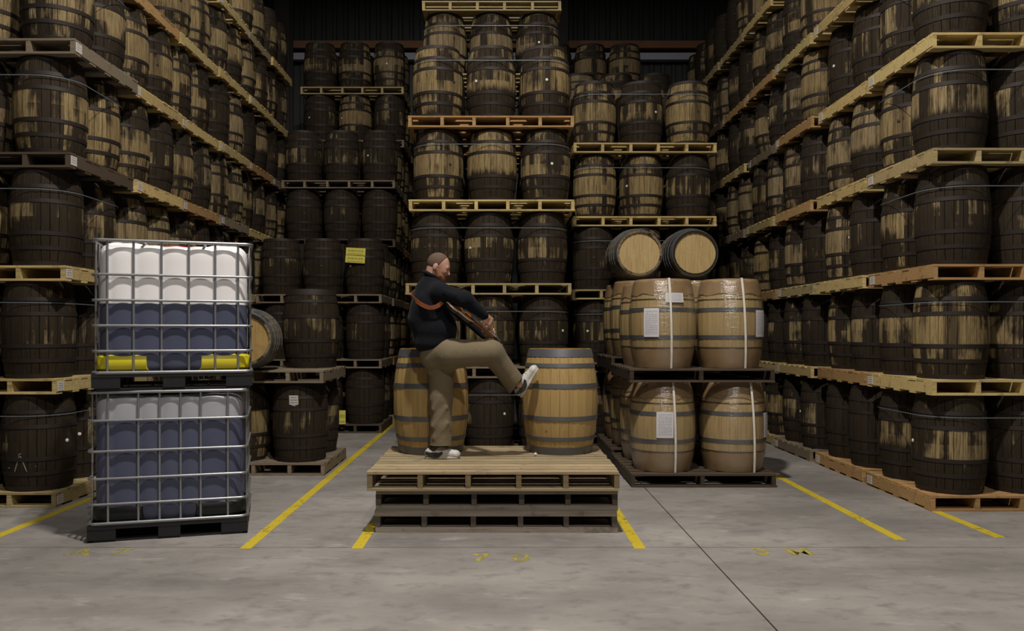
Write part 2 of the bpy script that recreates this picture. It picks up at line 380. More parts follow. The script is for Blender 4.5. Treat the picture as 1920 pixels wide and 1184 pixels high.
class Cask:
    """meshes of one kind of cask, shared by every copy"""
    def __init__(s, H, rh, rb, wood, hoops, nst=NST, gap=0.0035, bev=0.0035):
        s.H, s.rh, s.rb = H, rh, rb
        f = lambda z: barrel_r(z, H, rh, rb)
        zs = [0, .09, .25, .42, .58, .75, .91, 1]; zs = [z*H for z in zs]
        s.staves = []
        for k in range(nst):
            a0 = 2*PI*k/nst; da = PI/nst
            b = MB(); vs = []
            for z in zs:
                r = f(z); ga = gap/2/r; gb = bev/r
                for rr, a in ((r-0.028, a0-da+ga), (r-bev, a0-da+ga), (r, a0-da+ga+gb), (r, a0+da-ga-gb), (r-bev, a0+da-ga), (r-0.028, a0+da-ga)):
                    vs.append((rr*math.sin(a), -rr*math.cos(a), z))
            n = 6; fs = []
            for i in range(len(zs)-1):
                for j in range(n):
                    l = (j+1) % n; fs.append((i*n+j, i*n+l, (i+1)*n+l, (i+1)*n+j))
            fs.append(tuple(reversed(range(n)))); fs.append(tuple((len(zs)-1)*n+j for j in range(n)))
            b.add(vs, fs); s.staves.append(b.mesh('stave', wood, 28))
        # joined stave shell with grooves for casks further away
        b = MB(); ring = []
        for k in range(nst):
            a0 = 2*PI*k/nst; da = PI/nst
            ring += [(-0.010, a0-da), (0, a0-da+0.022), (0, a0+da-0.022)]
        n = len(ring)
        vs = [((f(z)+dr)*math.sin(a), -(f(z)+dr)*math.cos(a), z) for z in zs for dr, a in ring]
        fs = [(i*n+j, i*n+(j+1) % n, (i+1)*n+(j+1) % n, (i+1)*n+j) for i in range(len(zs)-1) for j in range(n)]
        fs += [tuple(reversed(range(n))), tuple((len(zs)-1)*n+j for j in range(n))]
        b.add(vs, fs); s.shell = b.mesh('stave_shell', wood, 28)
        # hoops
        s.hoops = []
        for z0, z1, mt in hoops:
            b = MB(); t = 0.0035; q = [z0*H+(z1-z0)*H*i/2 for i in range(3)]
            prof = [(f(q[0])-0.004, q[0])]+[(f(z)+t, z) for z in q]+[(f(q[2])-0.004, q[2])]
            b.lathe(prof+[prof[0]], 36); s.hoops.append(b.mesh('hoop', mt, 40))
        # head boards: a recessed disc of boards, shared
        s.heads = []
        for zc in (0.035, H-0.035):
            b = MB(); rr = f(zc)-0.027
            b.lathe([(rr, -0.012), (rr, 0.012)], 26, None, True, True); me = b.mesh('head', wood, 30); s.heads.append((me, zc))
        nb = 7; rr = f(0.035)-0.0265; s.headboards = []
        for i in range(nb):
            x0 = -rr+2*rr*i/nb+0.0006; x1 = -rr+2*rr*(i+1)/nb-0.0006
            xs = [x0+(x1-x0)*j/4 for j in range(5)]
            up = [(x, math.sqrt(max(0, rr*rr-x*x))) for x in xs]; lo = [(x, -y) for x, y in reversed(up)]
            poly = up+lo; b = MB(); m = len(poly)
            b.add([(x, y, -0.012) for x, y in poly]+[(x, y, 0.012) for x, y in poly],
                  [tuple(range(m)), tuple(reversed(range(m, 2*m)))]+[(j, (j+1) % m+0, m+(j+1) % m, m+j)[::-1] for j in range(m)])
            s.headboards.append(b.mesh('head_board', M['head']))
        # bung
        b = MB(); b.lathe([(0.017, -0.02), (0.017, 0.004), (0.013, 0.006)], 10, None, False, True)
        s.bungw, s.bungd = b.mesh('bung', M['bung_white'], 40), b.mesh('bung', M['bung_dark'], 40)
        # one-mesh version for the far casks: hoops are raised bands on the same skin
        prof = [(f(0.035)-0.027, 0.035), (f(0.035)-0.027, 0.005), (f(0), 0)]; mats = [0, 0]; last = 0
        for z0, z1, mt in hoops:
            z0 = max(z0, 0.002); 
            if z0*H > last+0.12: prof.append((f((last+z0*H)/2), (last+z0*H)/2)); mats.append(0)
            prof += [(f(z0*H), z0*H), (f(z0*H)+.004, z0*H+.0005), (f(z1*H)+.004, z1*H-.0005), (f(z1*H), z1*H)]; mats += [0, 1, 1, 1]
            last = z1*H
        prof += [(f(H)-.027, H), (f(H-.035)-.027, H-.035)]; mats += [0, 0]
        b = MB(); b.lathe(prof, 26, mats, True, True); s.far = b.mesh('cask', [wood, hoops[0][2]], 35)

HB = [(0.0, 0.048), (0.165, 0.205), (0.315, 0.355), (0.645, 0.685), (0.795, 0.835), (0.952, 1.0)]
BOURBON = Cask(0.90, 0.274, 0.319, M['old'], [(a, b, M['hoop']) for a, b in HB])
HW = [(0.0, 0.075), (0.135, 0.172), (0.325, 0.368), (0.632, 0.675), (0.828, 0.865), (0.925, 1.0)]
WINE = Cask(0.955, 0.288, 0.350, M['new'], [(a, b, M['hoop_galv']) for a, b in HW], gap=0.0016, bev=0.0016)
WRAP = Cask(0.944, 0.288, 0.348, M['new'], [(0.0, 0.05, M['hoop_thin']), (0.222, 0.235, M['hoop_thin']), (0.325, 0.368, M['hoop_galv']), (0.632, 0.675, M['hoop_galv']), (0.762, 0.775, M['hoop_thin']), (0.95, 1.0, M['hoop_thin'])], gap=0.0012, bev=0.0012)
GREYW = Cask(0.955, 0.288, 0.350, M['old'], [(a, b, M['hoop_galv']) for a, b in HW]+[(0.23, 0.262, M['hoop_galv'])])
WINE_OLD = Cask(0.95, 0.288, 0.345, M['old'], [(a, b, M['hoop']) for a, b in HW])

N_CASK = [0]
def cask(kind, label, loc, rz=0.0, lod='B', color=(0.5, 0.5, 0.5), group=None, bung=None, rot=None, heads_boards=None, name='barrel'):
    N_CASK[0] += 1
    c = (*color, 1)
    if lod == 'C':
        o = put(name, kind.far, None, loc, (0, 0, rz), c); return tag(o, label, 'barrel', group)
    o = thing(name, label, 'barrel', loc, rz, group)
    if rot is not None: o.rotation_euler = rot
    if lod == 'A':
        for m in kind.staves: put('stave', m, o, color=c)
    else:
        put('stave_shell', kind.shell, o, color=c)
    for m in kind.hoops: put('hoop', m, o)
    for k, (m, z) in enumerate(kind.heads):
        if heads_boards and k == 0:
            h = put('head', None, o, (0, 0, z))
            for q in kind.headboards: put('head_board', q, h, (0, 0, 0), color=(max(0, min(1, heads_boards[0]+R.uniform(-.08, .12))), R.random(), heads_boards[1], 1))
        else: put('head', m, o, (0, 0, z), color=c)
    if bung:
        put('bung', kind.bungw if bung == 'w' else kind.bungd, o, (0, -barrel_r(kind.H*0.5, kind.H, kind.rh, kind.rb), kind.H*0.5), (PI/2, 0, 0))
    return o

# ------------------------------------------------------------------ pallets
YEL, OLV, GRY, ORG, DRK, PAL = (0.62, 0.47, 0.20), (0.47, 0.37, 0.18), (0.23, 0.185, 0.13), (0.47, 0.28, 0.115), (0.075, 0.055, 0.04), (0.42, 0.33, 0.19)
def jit(c, k=0.12):
    q = 1+R.uniform(-k, k); return (min(1, c[0]*q*(1+R.uniform(-.04, .04))), min(1, c[1]*q), min(1, c[2]*q), 1)

def tag_mesh(w, h):
    b = MB(); b.box((0, 0, 0), (w, 0.003, h)); me = b.mesh('sheet', M['sheet_tag'])
    uv_planar(me, w, h); return me
def uv_planar(me, w, h):
    uv = me.uv_layers.new(name='UVMap')
    for l in me.loops:
        v = me.vertices[l.vertex_index].co; uv.data[l.index].uv = (v.x/w+0.5, v.z/h+0.5)
TAG = tag_mesh(0.10, 0.085)

def pallet(label, x0, y0, z0, W=2.06, D=1.25, H=0.14, col=YEL, ntop=9, nbot=5, nstr=6, name='pallet', group=None, bd=0.02, tags=None, sidecol=None):
    """x0: left edge, y0: front edge, z0: underside"""
    o = thing(name, label, 'pallet', (x0+W/2, y0+D/2, z0), R.uniform(-.006, .006), group)
    sh = H-2*bd; sw = 0.042
    sm = box_mesh((sw, D-0.006, sh), M['wood'])
    for i in range(nstr):
        x = -W/2+sw/2+(W-sw)*i/(nstr-1)+(R.uniform(-.012, .012) if 0 < i < nstr-1 else 0)
        put('stringer', sm, o, (x, 0, bd+sh/2), color=jit(sidecol or col))
    for n, z, nm in ((ntop, H-bd/2, 'deck_board'), (nbot, bd/2, 'base_board')):
        w = min(0.125, D/n*0.86) if nm == 'deck_board' else 0.11
        bm_ = box_mesh((W, w, bd), M['wood'])
        for i in range(n):
            y = -D/2+w/2+(D-w)*i/(n-1)
            put(nm, bm_, o, (R.uniform(-.006, .006), y+(R.uniform(-.006, .006) if 0 < i < n-1 else 0), z), color=jit(col, 0.16))
    if tags:
        for side in tags:
            if side == 'R': put('paper_tag', TAG, o, (W/2+0.003, D/2-0.09, H*0.5), (0, 0, PI/2))
            elif side == 'L': put('paper_tag', TAG, o, (-W/2-0.003, D/2-0.09, H*0.5), (0, 0, -PI/2))
            elif side == 'RF': put('paper_tag', TAG, o, (W/2+0.003, -D/2+0.07, H*0.5), (0, 0, PI/2))
    return o

T = 1.04; PH = 0.14
TIER = ['bottom', 'second', 'third', 'fourth', 'fifth', 'sixth', 'seventh']
ORD = ['first', 'second', 'third', 'fourth', 'fifth', 'sixth', 'seventh', 'eighth', 'ninth', 'tenth', 'eleventh', 'twelfth', 'thirteenth', 'fourteenth']
def rnd_cask(shade_bias=0.0):
    d = R.choice([0.2, 0.3, 0.4, 0.46, 0.52, 0.58, 0.66, 0.76])+R.uniform(-.06, .06)+shade_bias
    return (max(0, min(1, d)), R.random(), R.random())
HIDDEN = []      # casks the photograph shows nothing of: they only carry what stands above; joined as stuff
HIDDEN_P = []

# ---- strapping bands round a pallet load
def strap(label, xa, xb, ya, yb, z, r, group, sag=0.0):
    """a band round the casks whose corner axes are (xa..xb, ya..yb); r: cask radius at that height"""
    pts = []; 
    for cx, cy, a0 in ((xb, yb, 0), (xa, yb, 90), (xa, ya, 180), (xb, ya, 270)):
        for k in range(7):
            a = math.radians(a0+15*k); pts.append((cx+r*math.cos(a), cy+r*math.sin(a)))
    b = MB(); n = len(pts); cx, cy = (xa+xb)/2, (ya+yb)/2; vs = []
    for q in range(4):
        dz = (-0.004, 0.004, 0.004, -0.004)[q]; dr = (0.003, 0.003, 0.0045, 0.0045)[q]
        for i, (x, y) in enumerate(pts):
            p0, p1 = Vector(pts[i-1]), Vector(pts[(i+1) % n]); t = (p1-p0).normalized(); nn = Vector((t.y, -t.x))
            vs.append((x-cx+nn.x*dr, y-cy+nn.y*dr, dz+sag*math.sin((x-xa)*2.3)))
    fs = [(q*n+i, q*n+(i+1) % n, ((q+1) % 4)*n+(i+1) % n, ((q+1) % 4)*n+i) for q in range(4) for i in range(n)]
    b.add(vs, fs); o = put('strap', b.mesh('strap', M['blue_strap'], 60), None, (cx, cy, z)); tag(o, label, 'strap', group)

# ---- the two aisle walls of stacked pallets
def aisle_wall(side, faces, fronts, depth, tiers, pcols, tags):
    s = 1 if side == 'right' else -1
    for i, y0 in enumerate(fronts):
        for k in range(tiers[i]):
            face = faces[k] if i == 0 else s*abs(faces[k])*0.3+s*0.7*3.95 if side == 'left' else faces[k]
            jx, jy = R.uniform(-.025, .025)*(i > 0), R.uniform(-.005, .005)
            z = k*T; x0 = (face+jx) if s > 0 else face+jx-2.06
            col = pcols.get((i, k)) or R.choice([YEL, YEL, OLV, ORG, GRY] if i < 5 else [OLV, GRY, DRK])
            d = depth
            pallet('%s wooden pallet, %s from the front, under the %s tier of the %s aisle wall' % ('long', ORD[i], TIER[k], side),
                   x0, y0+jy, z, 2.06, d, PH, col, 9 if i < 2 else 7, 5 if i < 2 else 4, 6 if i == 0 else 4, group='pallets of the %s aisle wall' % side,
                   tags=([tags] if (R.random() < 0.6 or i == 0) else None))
            if (side, i, k) in SKIP_LOAD: continue
            xa = face+jx+s*0.335
            for r_ in range(2):
                y = y0+jy+d*0.5+(-1 if r_ == 0 else 1)*0.325
                rz = -s*PI/2*0.6+R.uniform(-1.2, 1.2)
                lod = 'A' if i == 0 else ('B' if i < 4 else 'C')
                n = i*2+r_
                cc = CASK_COL.get((side, n, k)) or rnd_cask((0.28 if k < 2 else 0.06 if k == 2 else 0)+(0.12 if i > 4 else 0))  # low tiers and far casks get darker oak: shade painted into the colour
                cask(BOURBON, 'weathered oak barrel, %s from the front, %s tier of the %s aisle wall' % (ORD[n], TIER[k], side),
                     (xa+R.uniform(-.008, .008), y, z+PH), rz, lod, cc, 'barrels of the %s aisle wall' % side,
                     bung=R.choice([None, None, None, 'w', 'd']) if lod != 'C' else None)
                if i == 0:
                    xb = xa+s*0.685
                    if r_ == 0:
                        cask(BOURBON, 'weathered oak barrel cut by the %s picture edge, %s tier, front row' % (side, TIER[k]), (xb, y, z+PH), R.uniform(-.8, .8), 'A' if side == 'right' else 'B',
                             CASK_COL.get((side, 'edge', k)) or rnd_cask(), 'barrels at the picture edges')
                    else: HIDDEN.append((xb, y, z+PH, R.random()*6))
            if i == 0:
                strap('grey strap around the front barrels on the %s tier of the %s aisle wall' % (TIER[k], side), min(xa, xa+s*0.685), max(xa, xa+s*0.685), y0+jy+d*.5-.325, y0+jy+d*.5+.325, z+PH+0.70, 0.322, 'straps round pallet loads')

# look of single casks that the photograph shows large: (darkness, seed, tint)
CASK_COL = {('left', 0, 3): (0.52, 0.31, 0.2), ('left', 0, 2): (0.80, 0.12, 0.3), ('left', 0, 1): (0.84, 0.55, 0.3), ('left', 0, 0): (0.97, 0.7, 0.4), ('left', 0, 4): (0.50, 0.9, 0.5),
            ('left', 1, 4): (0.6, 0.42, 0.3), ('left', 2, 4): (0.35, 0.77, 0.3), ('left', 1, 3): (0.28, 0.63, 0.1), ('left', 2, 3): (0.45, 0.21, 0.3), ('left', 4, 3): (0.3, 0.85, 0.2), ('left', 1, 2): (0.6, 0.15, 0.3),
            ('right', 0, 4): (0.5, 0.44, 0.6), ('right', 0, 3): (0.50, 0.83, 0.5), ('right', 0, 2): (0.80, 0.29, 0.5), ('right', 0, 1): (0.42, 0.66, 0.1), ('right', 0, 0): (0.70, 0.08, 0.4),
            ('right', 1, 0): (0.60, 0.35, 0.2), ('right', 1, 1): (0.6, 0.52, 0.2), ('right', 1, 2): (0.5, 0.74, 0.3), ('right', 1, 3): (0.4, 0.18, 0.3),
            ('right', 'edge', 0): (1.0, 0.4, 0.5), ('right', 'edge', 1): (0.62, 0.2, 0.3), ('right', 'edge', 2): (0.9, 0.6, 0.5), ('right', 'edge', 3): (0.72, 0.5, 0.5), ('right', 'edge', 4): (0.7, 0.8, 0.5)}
SKIP_LOAD = {('left', 1, 5), ('left', 3, 6), ('right', 1, 5), ('right', 3, 6)}     # their loads are above the frame
aisle_wall('left', [-4.07, -4.07, -3.99, -3.95, -3.90, -3.95, -3.99], [7.32, 8.62, 9.92, 11.22, 12.52, 13.82], 1.26, [5, 6, 6, 7, 7, 7],
           {(0, 4): GRY, (1, 4): YEL, (2, 4): YEL, (3, 4): YEL, (0, 3): DRK, (1, 3): YEL, (2, 3): ORG, (3, 3): GRY, (4, 3): YEL, (0, 2): YEL, (0, 1): YEL, (0, 0): OLV,
            (2, 5): YEL, (3, 5): YEL, (4, 5): YEL, (5, 5): YEL, (4, 6): PAL, (5, 6): YEL}, 'RF')
aisle_wall('right', [3.85, 3.86, 3.88, 3.86, 3.87, 3.84, 3.83], [7.17, 8.55, 9.95, 11.33, 12.72, 14.1, 15.48], 1.28, [5, 6, 6, 7, 7, 7, 7],
           {(0, 4): YEL, (1, 4): YEL, (2, 4): ORG, (0, 3): OLV, (1, 3): YEL, (2, 3): ORG, (0, 2): ORG, (1, 2): YEL, (2, 2): OLV, (0, 1): YEL, (1, 1): ORG, (0, 0): ORG, (1, 0): ORG, (2, 5): YEL, (3, 5): ORG}, 'L')

# ---- the free-standing stacks across the back
def block(what, x0, y0, ktop, W=2.06, D=1.30, rows=(0, 1), cols=(0, 1, 2), seen=None, lod=('B', 'B'), cols_col=None, yoff=None, straps=True, kpal=None, pcol=None):
    """seen(k, row, col) -> whether the photograph shows that cask"""
    pos = ['left', 'middle', 'right']
    for k in range(ktop+1):
        z = k*T; jx, jy = R.uniform(-.02, .02), R.uniform(-.015, .015)
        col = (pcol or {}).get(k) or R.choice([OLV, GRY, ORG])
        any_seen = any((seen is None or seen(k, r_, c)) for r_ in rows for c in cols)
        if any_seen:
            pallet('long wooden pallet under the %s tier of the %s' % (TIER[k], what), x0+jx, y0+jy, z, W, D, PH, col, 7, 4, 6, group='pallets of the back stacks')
        else: HIDDEN_P.append((x0+jx+W/2, y0+jy+D/2, z, W, D))
        for r_ in rows:
            for c in cols:
                p = (x0+jx+W/2+(c-1)*0.685, y0+jy+D/2+(-.325 if r_ == 0 else .325), z+PH)
                if seen is not None and not seen(k, r_, c): HIDDEN.append((*p, R.random()*6)); continue
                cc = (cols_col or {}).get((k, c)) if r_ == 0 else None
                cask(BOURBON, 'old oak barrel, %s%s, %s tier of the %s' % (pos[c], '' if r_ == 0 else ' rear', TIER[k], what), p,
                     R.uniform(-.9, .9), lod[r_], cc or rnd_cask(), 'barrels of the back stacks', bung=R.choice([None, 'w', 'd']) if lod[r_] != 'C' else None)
        if straps and any_seen:
            strap('thin grey strap around the %s tier barrels of the %s' % (TIER[k], what), x0+jx+W/2-.685, x0+jx+W/2+.685, y0+jy+D/2-.325, y0+jy+D/2+.325, z+PH+0.69, 0.319, 'straps round pallet loads', 0.008)

LIGHT, MID, DK = 0.22, 0.45, 0.78
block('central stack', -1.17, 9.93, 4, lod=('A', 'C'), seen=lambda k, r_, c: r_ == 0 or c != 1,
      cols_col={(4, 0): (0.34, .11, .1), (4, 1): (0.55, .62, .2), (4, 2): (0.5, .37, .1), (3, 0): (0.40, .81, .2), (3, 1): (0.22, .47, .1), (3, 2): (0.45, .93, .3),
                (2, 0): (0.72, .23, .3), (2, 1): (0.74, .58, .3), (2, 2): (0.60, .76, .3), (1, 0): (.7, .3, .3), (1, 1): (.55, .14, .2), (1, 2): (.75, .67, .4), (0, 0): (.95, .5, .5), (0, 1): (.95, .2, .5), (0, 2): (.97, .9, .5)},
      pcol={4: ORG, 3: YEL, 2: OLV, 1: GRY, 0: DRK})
block('stack just behind the central stack', -1.16, 11.5, 5, rows=(0, 1), seen=lambda k, r_, c: (k == 5) or (k == 4 and r_ == 0), lod=('B', 'C'),
      cols_col={(5, 0): (.28, .3, .8), (5, 1): (.4, .5, .8), (5, 2): (.5, .7, .8)}, pcol={5: OLV})
pallet('pale wooden pallet at the top picture edge above the central stack', -1.14, 11.5, 6*T, 2.0, 1.3, PH, OLV, 7, 4, 6, group='pallets of the back stacks')
block('stack behind the wrapped barrels', 1.02, 11.35, 4, W=2.03, lod=('B', 'C'), seen=lambda k, r_, c: r_ == 0 or c == 2,
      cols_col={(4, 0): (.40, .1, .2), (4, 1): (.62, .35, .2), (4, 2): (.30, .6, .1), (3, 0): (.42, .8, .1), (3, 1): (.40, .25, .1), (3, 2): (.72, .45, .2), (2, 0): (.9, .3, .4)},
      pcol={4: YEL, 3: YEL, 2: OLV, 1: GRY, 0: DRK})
block('hidden stack', 1.05, 12.8, 4, seen=lambda *a: False, straps=False)
block('second stack behind the wrapped barrels', 1.05, 14.2, 5, seen=lambda k, r_, c: k == 5 and r_ == 0 or (c == 2 and r_ == 0 and k > 2), lod=('C', 'C'), straps=False)
block('rearmost stack behind the wrapped barrels', 0.72, 15.6, 6, seen=lambda k, r_, c: k == 6 and r_ == 0, lod=('C', 'C'), straps=False,
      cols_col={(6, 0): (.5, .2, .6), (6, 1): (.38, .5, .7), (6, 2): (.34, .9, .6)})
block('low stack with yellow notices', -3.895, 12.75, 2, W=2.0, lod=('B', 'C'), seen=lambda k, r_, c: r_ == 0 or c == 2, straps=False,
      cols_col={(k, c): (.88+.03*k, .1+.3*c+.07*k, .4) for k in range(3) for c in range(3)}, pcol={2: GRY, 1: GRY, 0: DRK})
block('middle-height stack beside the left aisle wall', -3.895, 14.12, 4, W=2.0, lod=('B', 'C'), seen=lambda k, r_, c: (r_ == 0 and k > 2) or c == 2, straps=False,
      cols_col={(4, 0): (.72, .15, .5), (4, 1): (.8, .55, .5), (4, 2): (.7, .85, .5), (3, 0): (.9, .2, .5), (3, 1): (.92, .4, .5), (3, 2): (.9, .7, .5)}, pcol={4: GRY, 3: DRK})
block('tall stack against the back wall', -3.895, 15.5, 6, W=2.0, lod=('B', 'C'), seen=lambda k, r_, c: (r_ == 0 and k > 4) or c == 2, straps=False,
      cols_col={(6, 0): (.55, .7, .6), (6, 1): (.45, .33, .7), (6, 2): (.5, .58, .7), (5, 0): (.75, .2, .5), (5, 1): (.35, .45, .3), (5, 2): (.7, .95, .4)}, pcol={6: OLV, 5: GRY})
block('rearmost stack in the dark alley', -3.895, 16.9, 5, W=2.0, lod=('C', 'C'), rows=(0, 1), seen=lambda k, r_, c: c == 2, straps=False)

# ---- small stack behind the plastic tanks
def near_stack():
    X0, Y0 = -3.95, 8.96
    pallet('dark wooden pallet on the floor behind the plastic tanks', X0, Y0, 0, 1.97, 1.25, PH, GRY, 8, 4, 6)
    pallet('grey wooden pallet carrying the tipped barrel behind the plastic tanks', X0-.01, Y0, T, 1.97, 1.25, PH, GRY, 8, 4, 6)
    c = cask(BOURBON, 'dark oak barrel with a white shield label, beside the long yellow line', (-2.33, Y0+.33, PH), 0.1, 'A', (.82, .35, .4))
    b = MB(); w, h = 0.10, 0.12; b.add([(x, y, z) for y in (-.002, .002) for x, z in ((-w/2, h/2), (w/2, h/2), (w/2, -h*.35), (0, -h/2), (-w/2, -h*.35))], [(0, 1, 2, 3, 4)[::-1], (5, 6, 7, 8, 9)]+[(i, (i+1) % 5, 5+(i+1) % 5, 5+i) for i in range(5)])
    me = b.mesh('paper_label', M['sheet_tag']); uv_planar(me, w, h)
    put('paper_label', me, c, (-0.03, -barrel_r(.68, .9, .274, .319)-.006, .70), (0.12, 0, -0.09))
    cask(BOURBON, 'dark oak barrel behind the one with the shield label', (-2.34, Y0+.985, PH), 1.3, 'B', (.9, .65, .4))
    cask(BOURBON, 'brown barrel half hidden by the lower plastic tank', (-3.03, Y0+.35, PH), .5, 'A', (.30, .85, .05))
    HIDDEN.append((-3.03, Y0+1.05, PH, 1.0))
    cask(WINE_OLD, 'upright dark barrel beside the tipped barrel', (-2.345, Y0+.90, T+PH), -.2, 'A', (.70, .52, .4))
        # tipped barrel, head turned to the camera
    cask(GREYW, 'grey-hooped barrel lying on its side behind the upper plastic tank', (-2.80, 8.71, T+PH+.354), 0, 'A', (0.2, .4, 1.0), rot=(-PI/2, 0, math.radians(10)), heads_boards=(1.0, 1.0))
near_stack()

def chalk():
    host = next(o for o in bpy.data.objects if o.get('label') == 'weathered oak barrel, first from the front, bottom tier of the left aisle wall')
    rz = host.rotation_euler.z; b = MB()
    for (x0, z0, x1, z1) in ((-.055, .19, -.005, .335), (.055, .19, .005, .335), (-.12, .222, .13, .236), (-.012, .345, .012, .36)):
        d = Vector((x1-x0, z1-z0)).normalized(); nn = Vector((-d.y, d.x))*.004; q = []
        for x, z in ((x0-nn.x, z0-nn.y), (x0+nn.x, z0+nn.y), (x1+nn.x, z1+nn.y), (x1-nn.x, z1-nn.y)):
            a = x/.30-rz; r = barrel_r(z, .9, .274, .319)+.0015; q.append((a, z, r))
        vs = [((r+e)*math.sin(a), -(r+e)*math.cos(a), z) for e in (0, .0012) for a, z, r in q]
        b.add(vs, [(0, 1, 2, 3), (7, 6, 5, 4)]+[(i, 4+i, 4+(i+1) % 4, (i+1) % 4) for i in range(4)])
    o = put('chalk_mark', b.mesh('chalk_mark', mat_paint('chalk', (0.42, 0.41, 0.40), 0.40, 0.62)), host); o['label'] = 'white chalk letter A'; o['kind'] = 'stuff'
chalk()

# ---- yellow notices
def notice(lab, p, w, h, rz=0.0, ry=0.0):
    b = MB(); b.box((0, 0, 0), (w, 0.004, h)); me = b.mesh('notice', M['sheet_yellow']); uv_planar(me, w, h)
    return tag(put('notice', me, None, p, (0, ry, rz)), lab, 'sign', 'yellow notices')
q = P(667, 472, 12.72); notice('upper yellow paper notice stuck on the low dark stack', q, 0.31, 0.115, 0.0, 0.05)
q = P(666, 486.5, 12.72); notice('lower yellow paper notice stuck on the low dark stack', q, 0.31, 0.115, 0.0, 0.06)
q = P(642, 783, 12.72); notice('narrow yellow notice low down on the dark stack', q, 0.10, 0.22)

# ------------------------------------------------------------------ wrapped new barrels
def bent_sheet(kind, w, z0, h, a0, mat, dr=0.006):
    """a sheet that follows the cask's skin: w metres wide, from z0 to z0+h, centred at angle a0"""
    b = MB(); nx, nz = 6, 6; vs = []
    for q in range(2):
        for j in range(nz+1):
            z = z0+h*j/nz; r = barrel_r(z, kind.H, kind.rh, kind.rb)+dr+q*0.0015
            for i in range(nx+1):
                a = a0+(i/nx-0.5)*w/kind.rb; vs.append((r*math.sin(a), -r*math.cos(a), z))
    n = nx+1; m = n*(nz+1); fs = []
    for j in range(nz):
        for i in range(nx):
            a = j*n+i; fs.append((a, a+n, a+n+1, a+1)); fs.append((m+a, m+a+1, m+a+n+1, m+a+n))
    edge = [i for i in range(n)]+[n*j+nx for j in range(1, nz+1)]+[n*nz+i for i in range(nx-1, -1, -1)]+[n*j for j in range(nz-1, 0, -1)]
    for i in range(len(edge)):
        a, c = edge[i], edge[(i+1) % len(edge)]; fs.append((a, c, m+c, m+a))
    b.add(vs, fs); me = b.mesh('sheet', mat, 40)
    uv = me.uv_layers.new(name='UVMap')
    for l in me.loops:
        i = l.vertex_index % m; uv.data[l.index].uv = ((i % n)/nx, (i//n)/nz)
    return me

def sleeve_mesh(kind, z0, z1, dr, mat, n=40, seed=0):
    rr = random.Random(seed); b = MB(); zs = [z0+(z1-z0)*i/6 for i in range(7)]
    prof = [(barrel_r(z, kind.H, kind.rh, kind.rb)+dr, z) for z in zs]
    b.lathe(prof, n)
    for i in range(n):   # uneven hem
        k = 6 if z0 < 0.1 else 0
        x, y, z = b.v[k*n+i]; b.v[k*n+i] = (x, y, z+0.010*math.sin(i*1.3+seed)+rr.uniform(-.006, .006))
    return b.mesh('sleeve', mat, 60)
SLEEVE_LO = sleeve_mesh(WRAP, 0.004, 0.20, 0.0052, M['card'], seed=1)
SLEEVE_HI = sleeve_mesh(WRAP, 0.775, 0.940, 0.0052, M['card'], seed=2)
FILM = sleeve_mesh(WRAP, 0.002, 0.924, 0.013, M['film'], 48, seed=3)

def wrapped(label, loc, lod, rz, sheet=None):
    o = cask(WRAP, label, loc, rz, lod, (0.08, R.random(), 0.1), 'film-wrapped barrels')
    put('cardboard_sleeve', SLEEVE_LO, o); put('cardboard_sleeve', SLEEVE_HI, o); put('stretch_film', FILM, o)
    for (w, z0, h, a) in (sheet or []): put('paper_sheet', bent_sheet(WRAP, w, z0, h, a-rz, M['sheet_white'], 0.016), o)
    return o

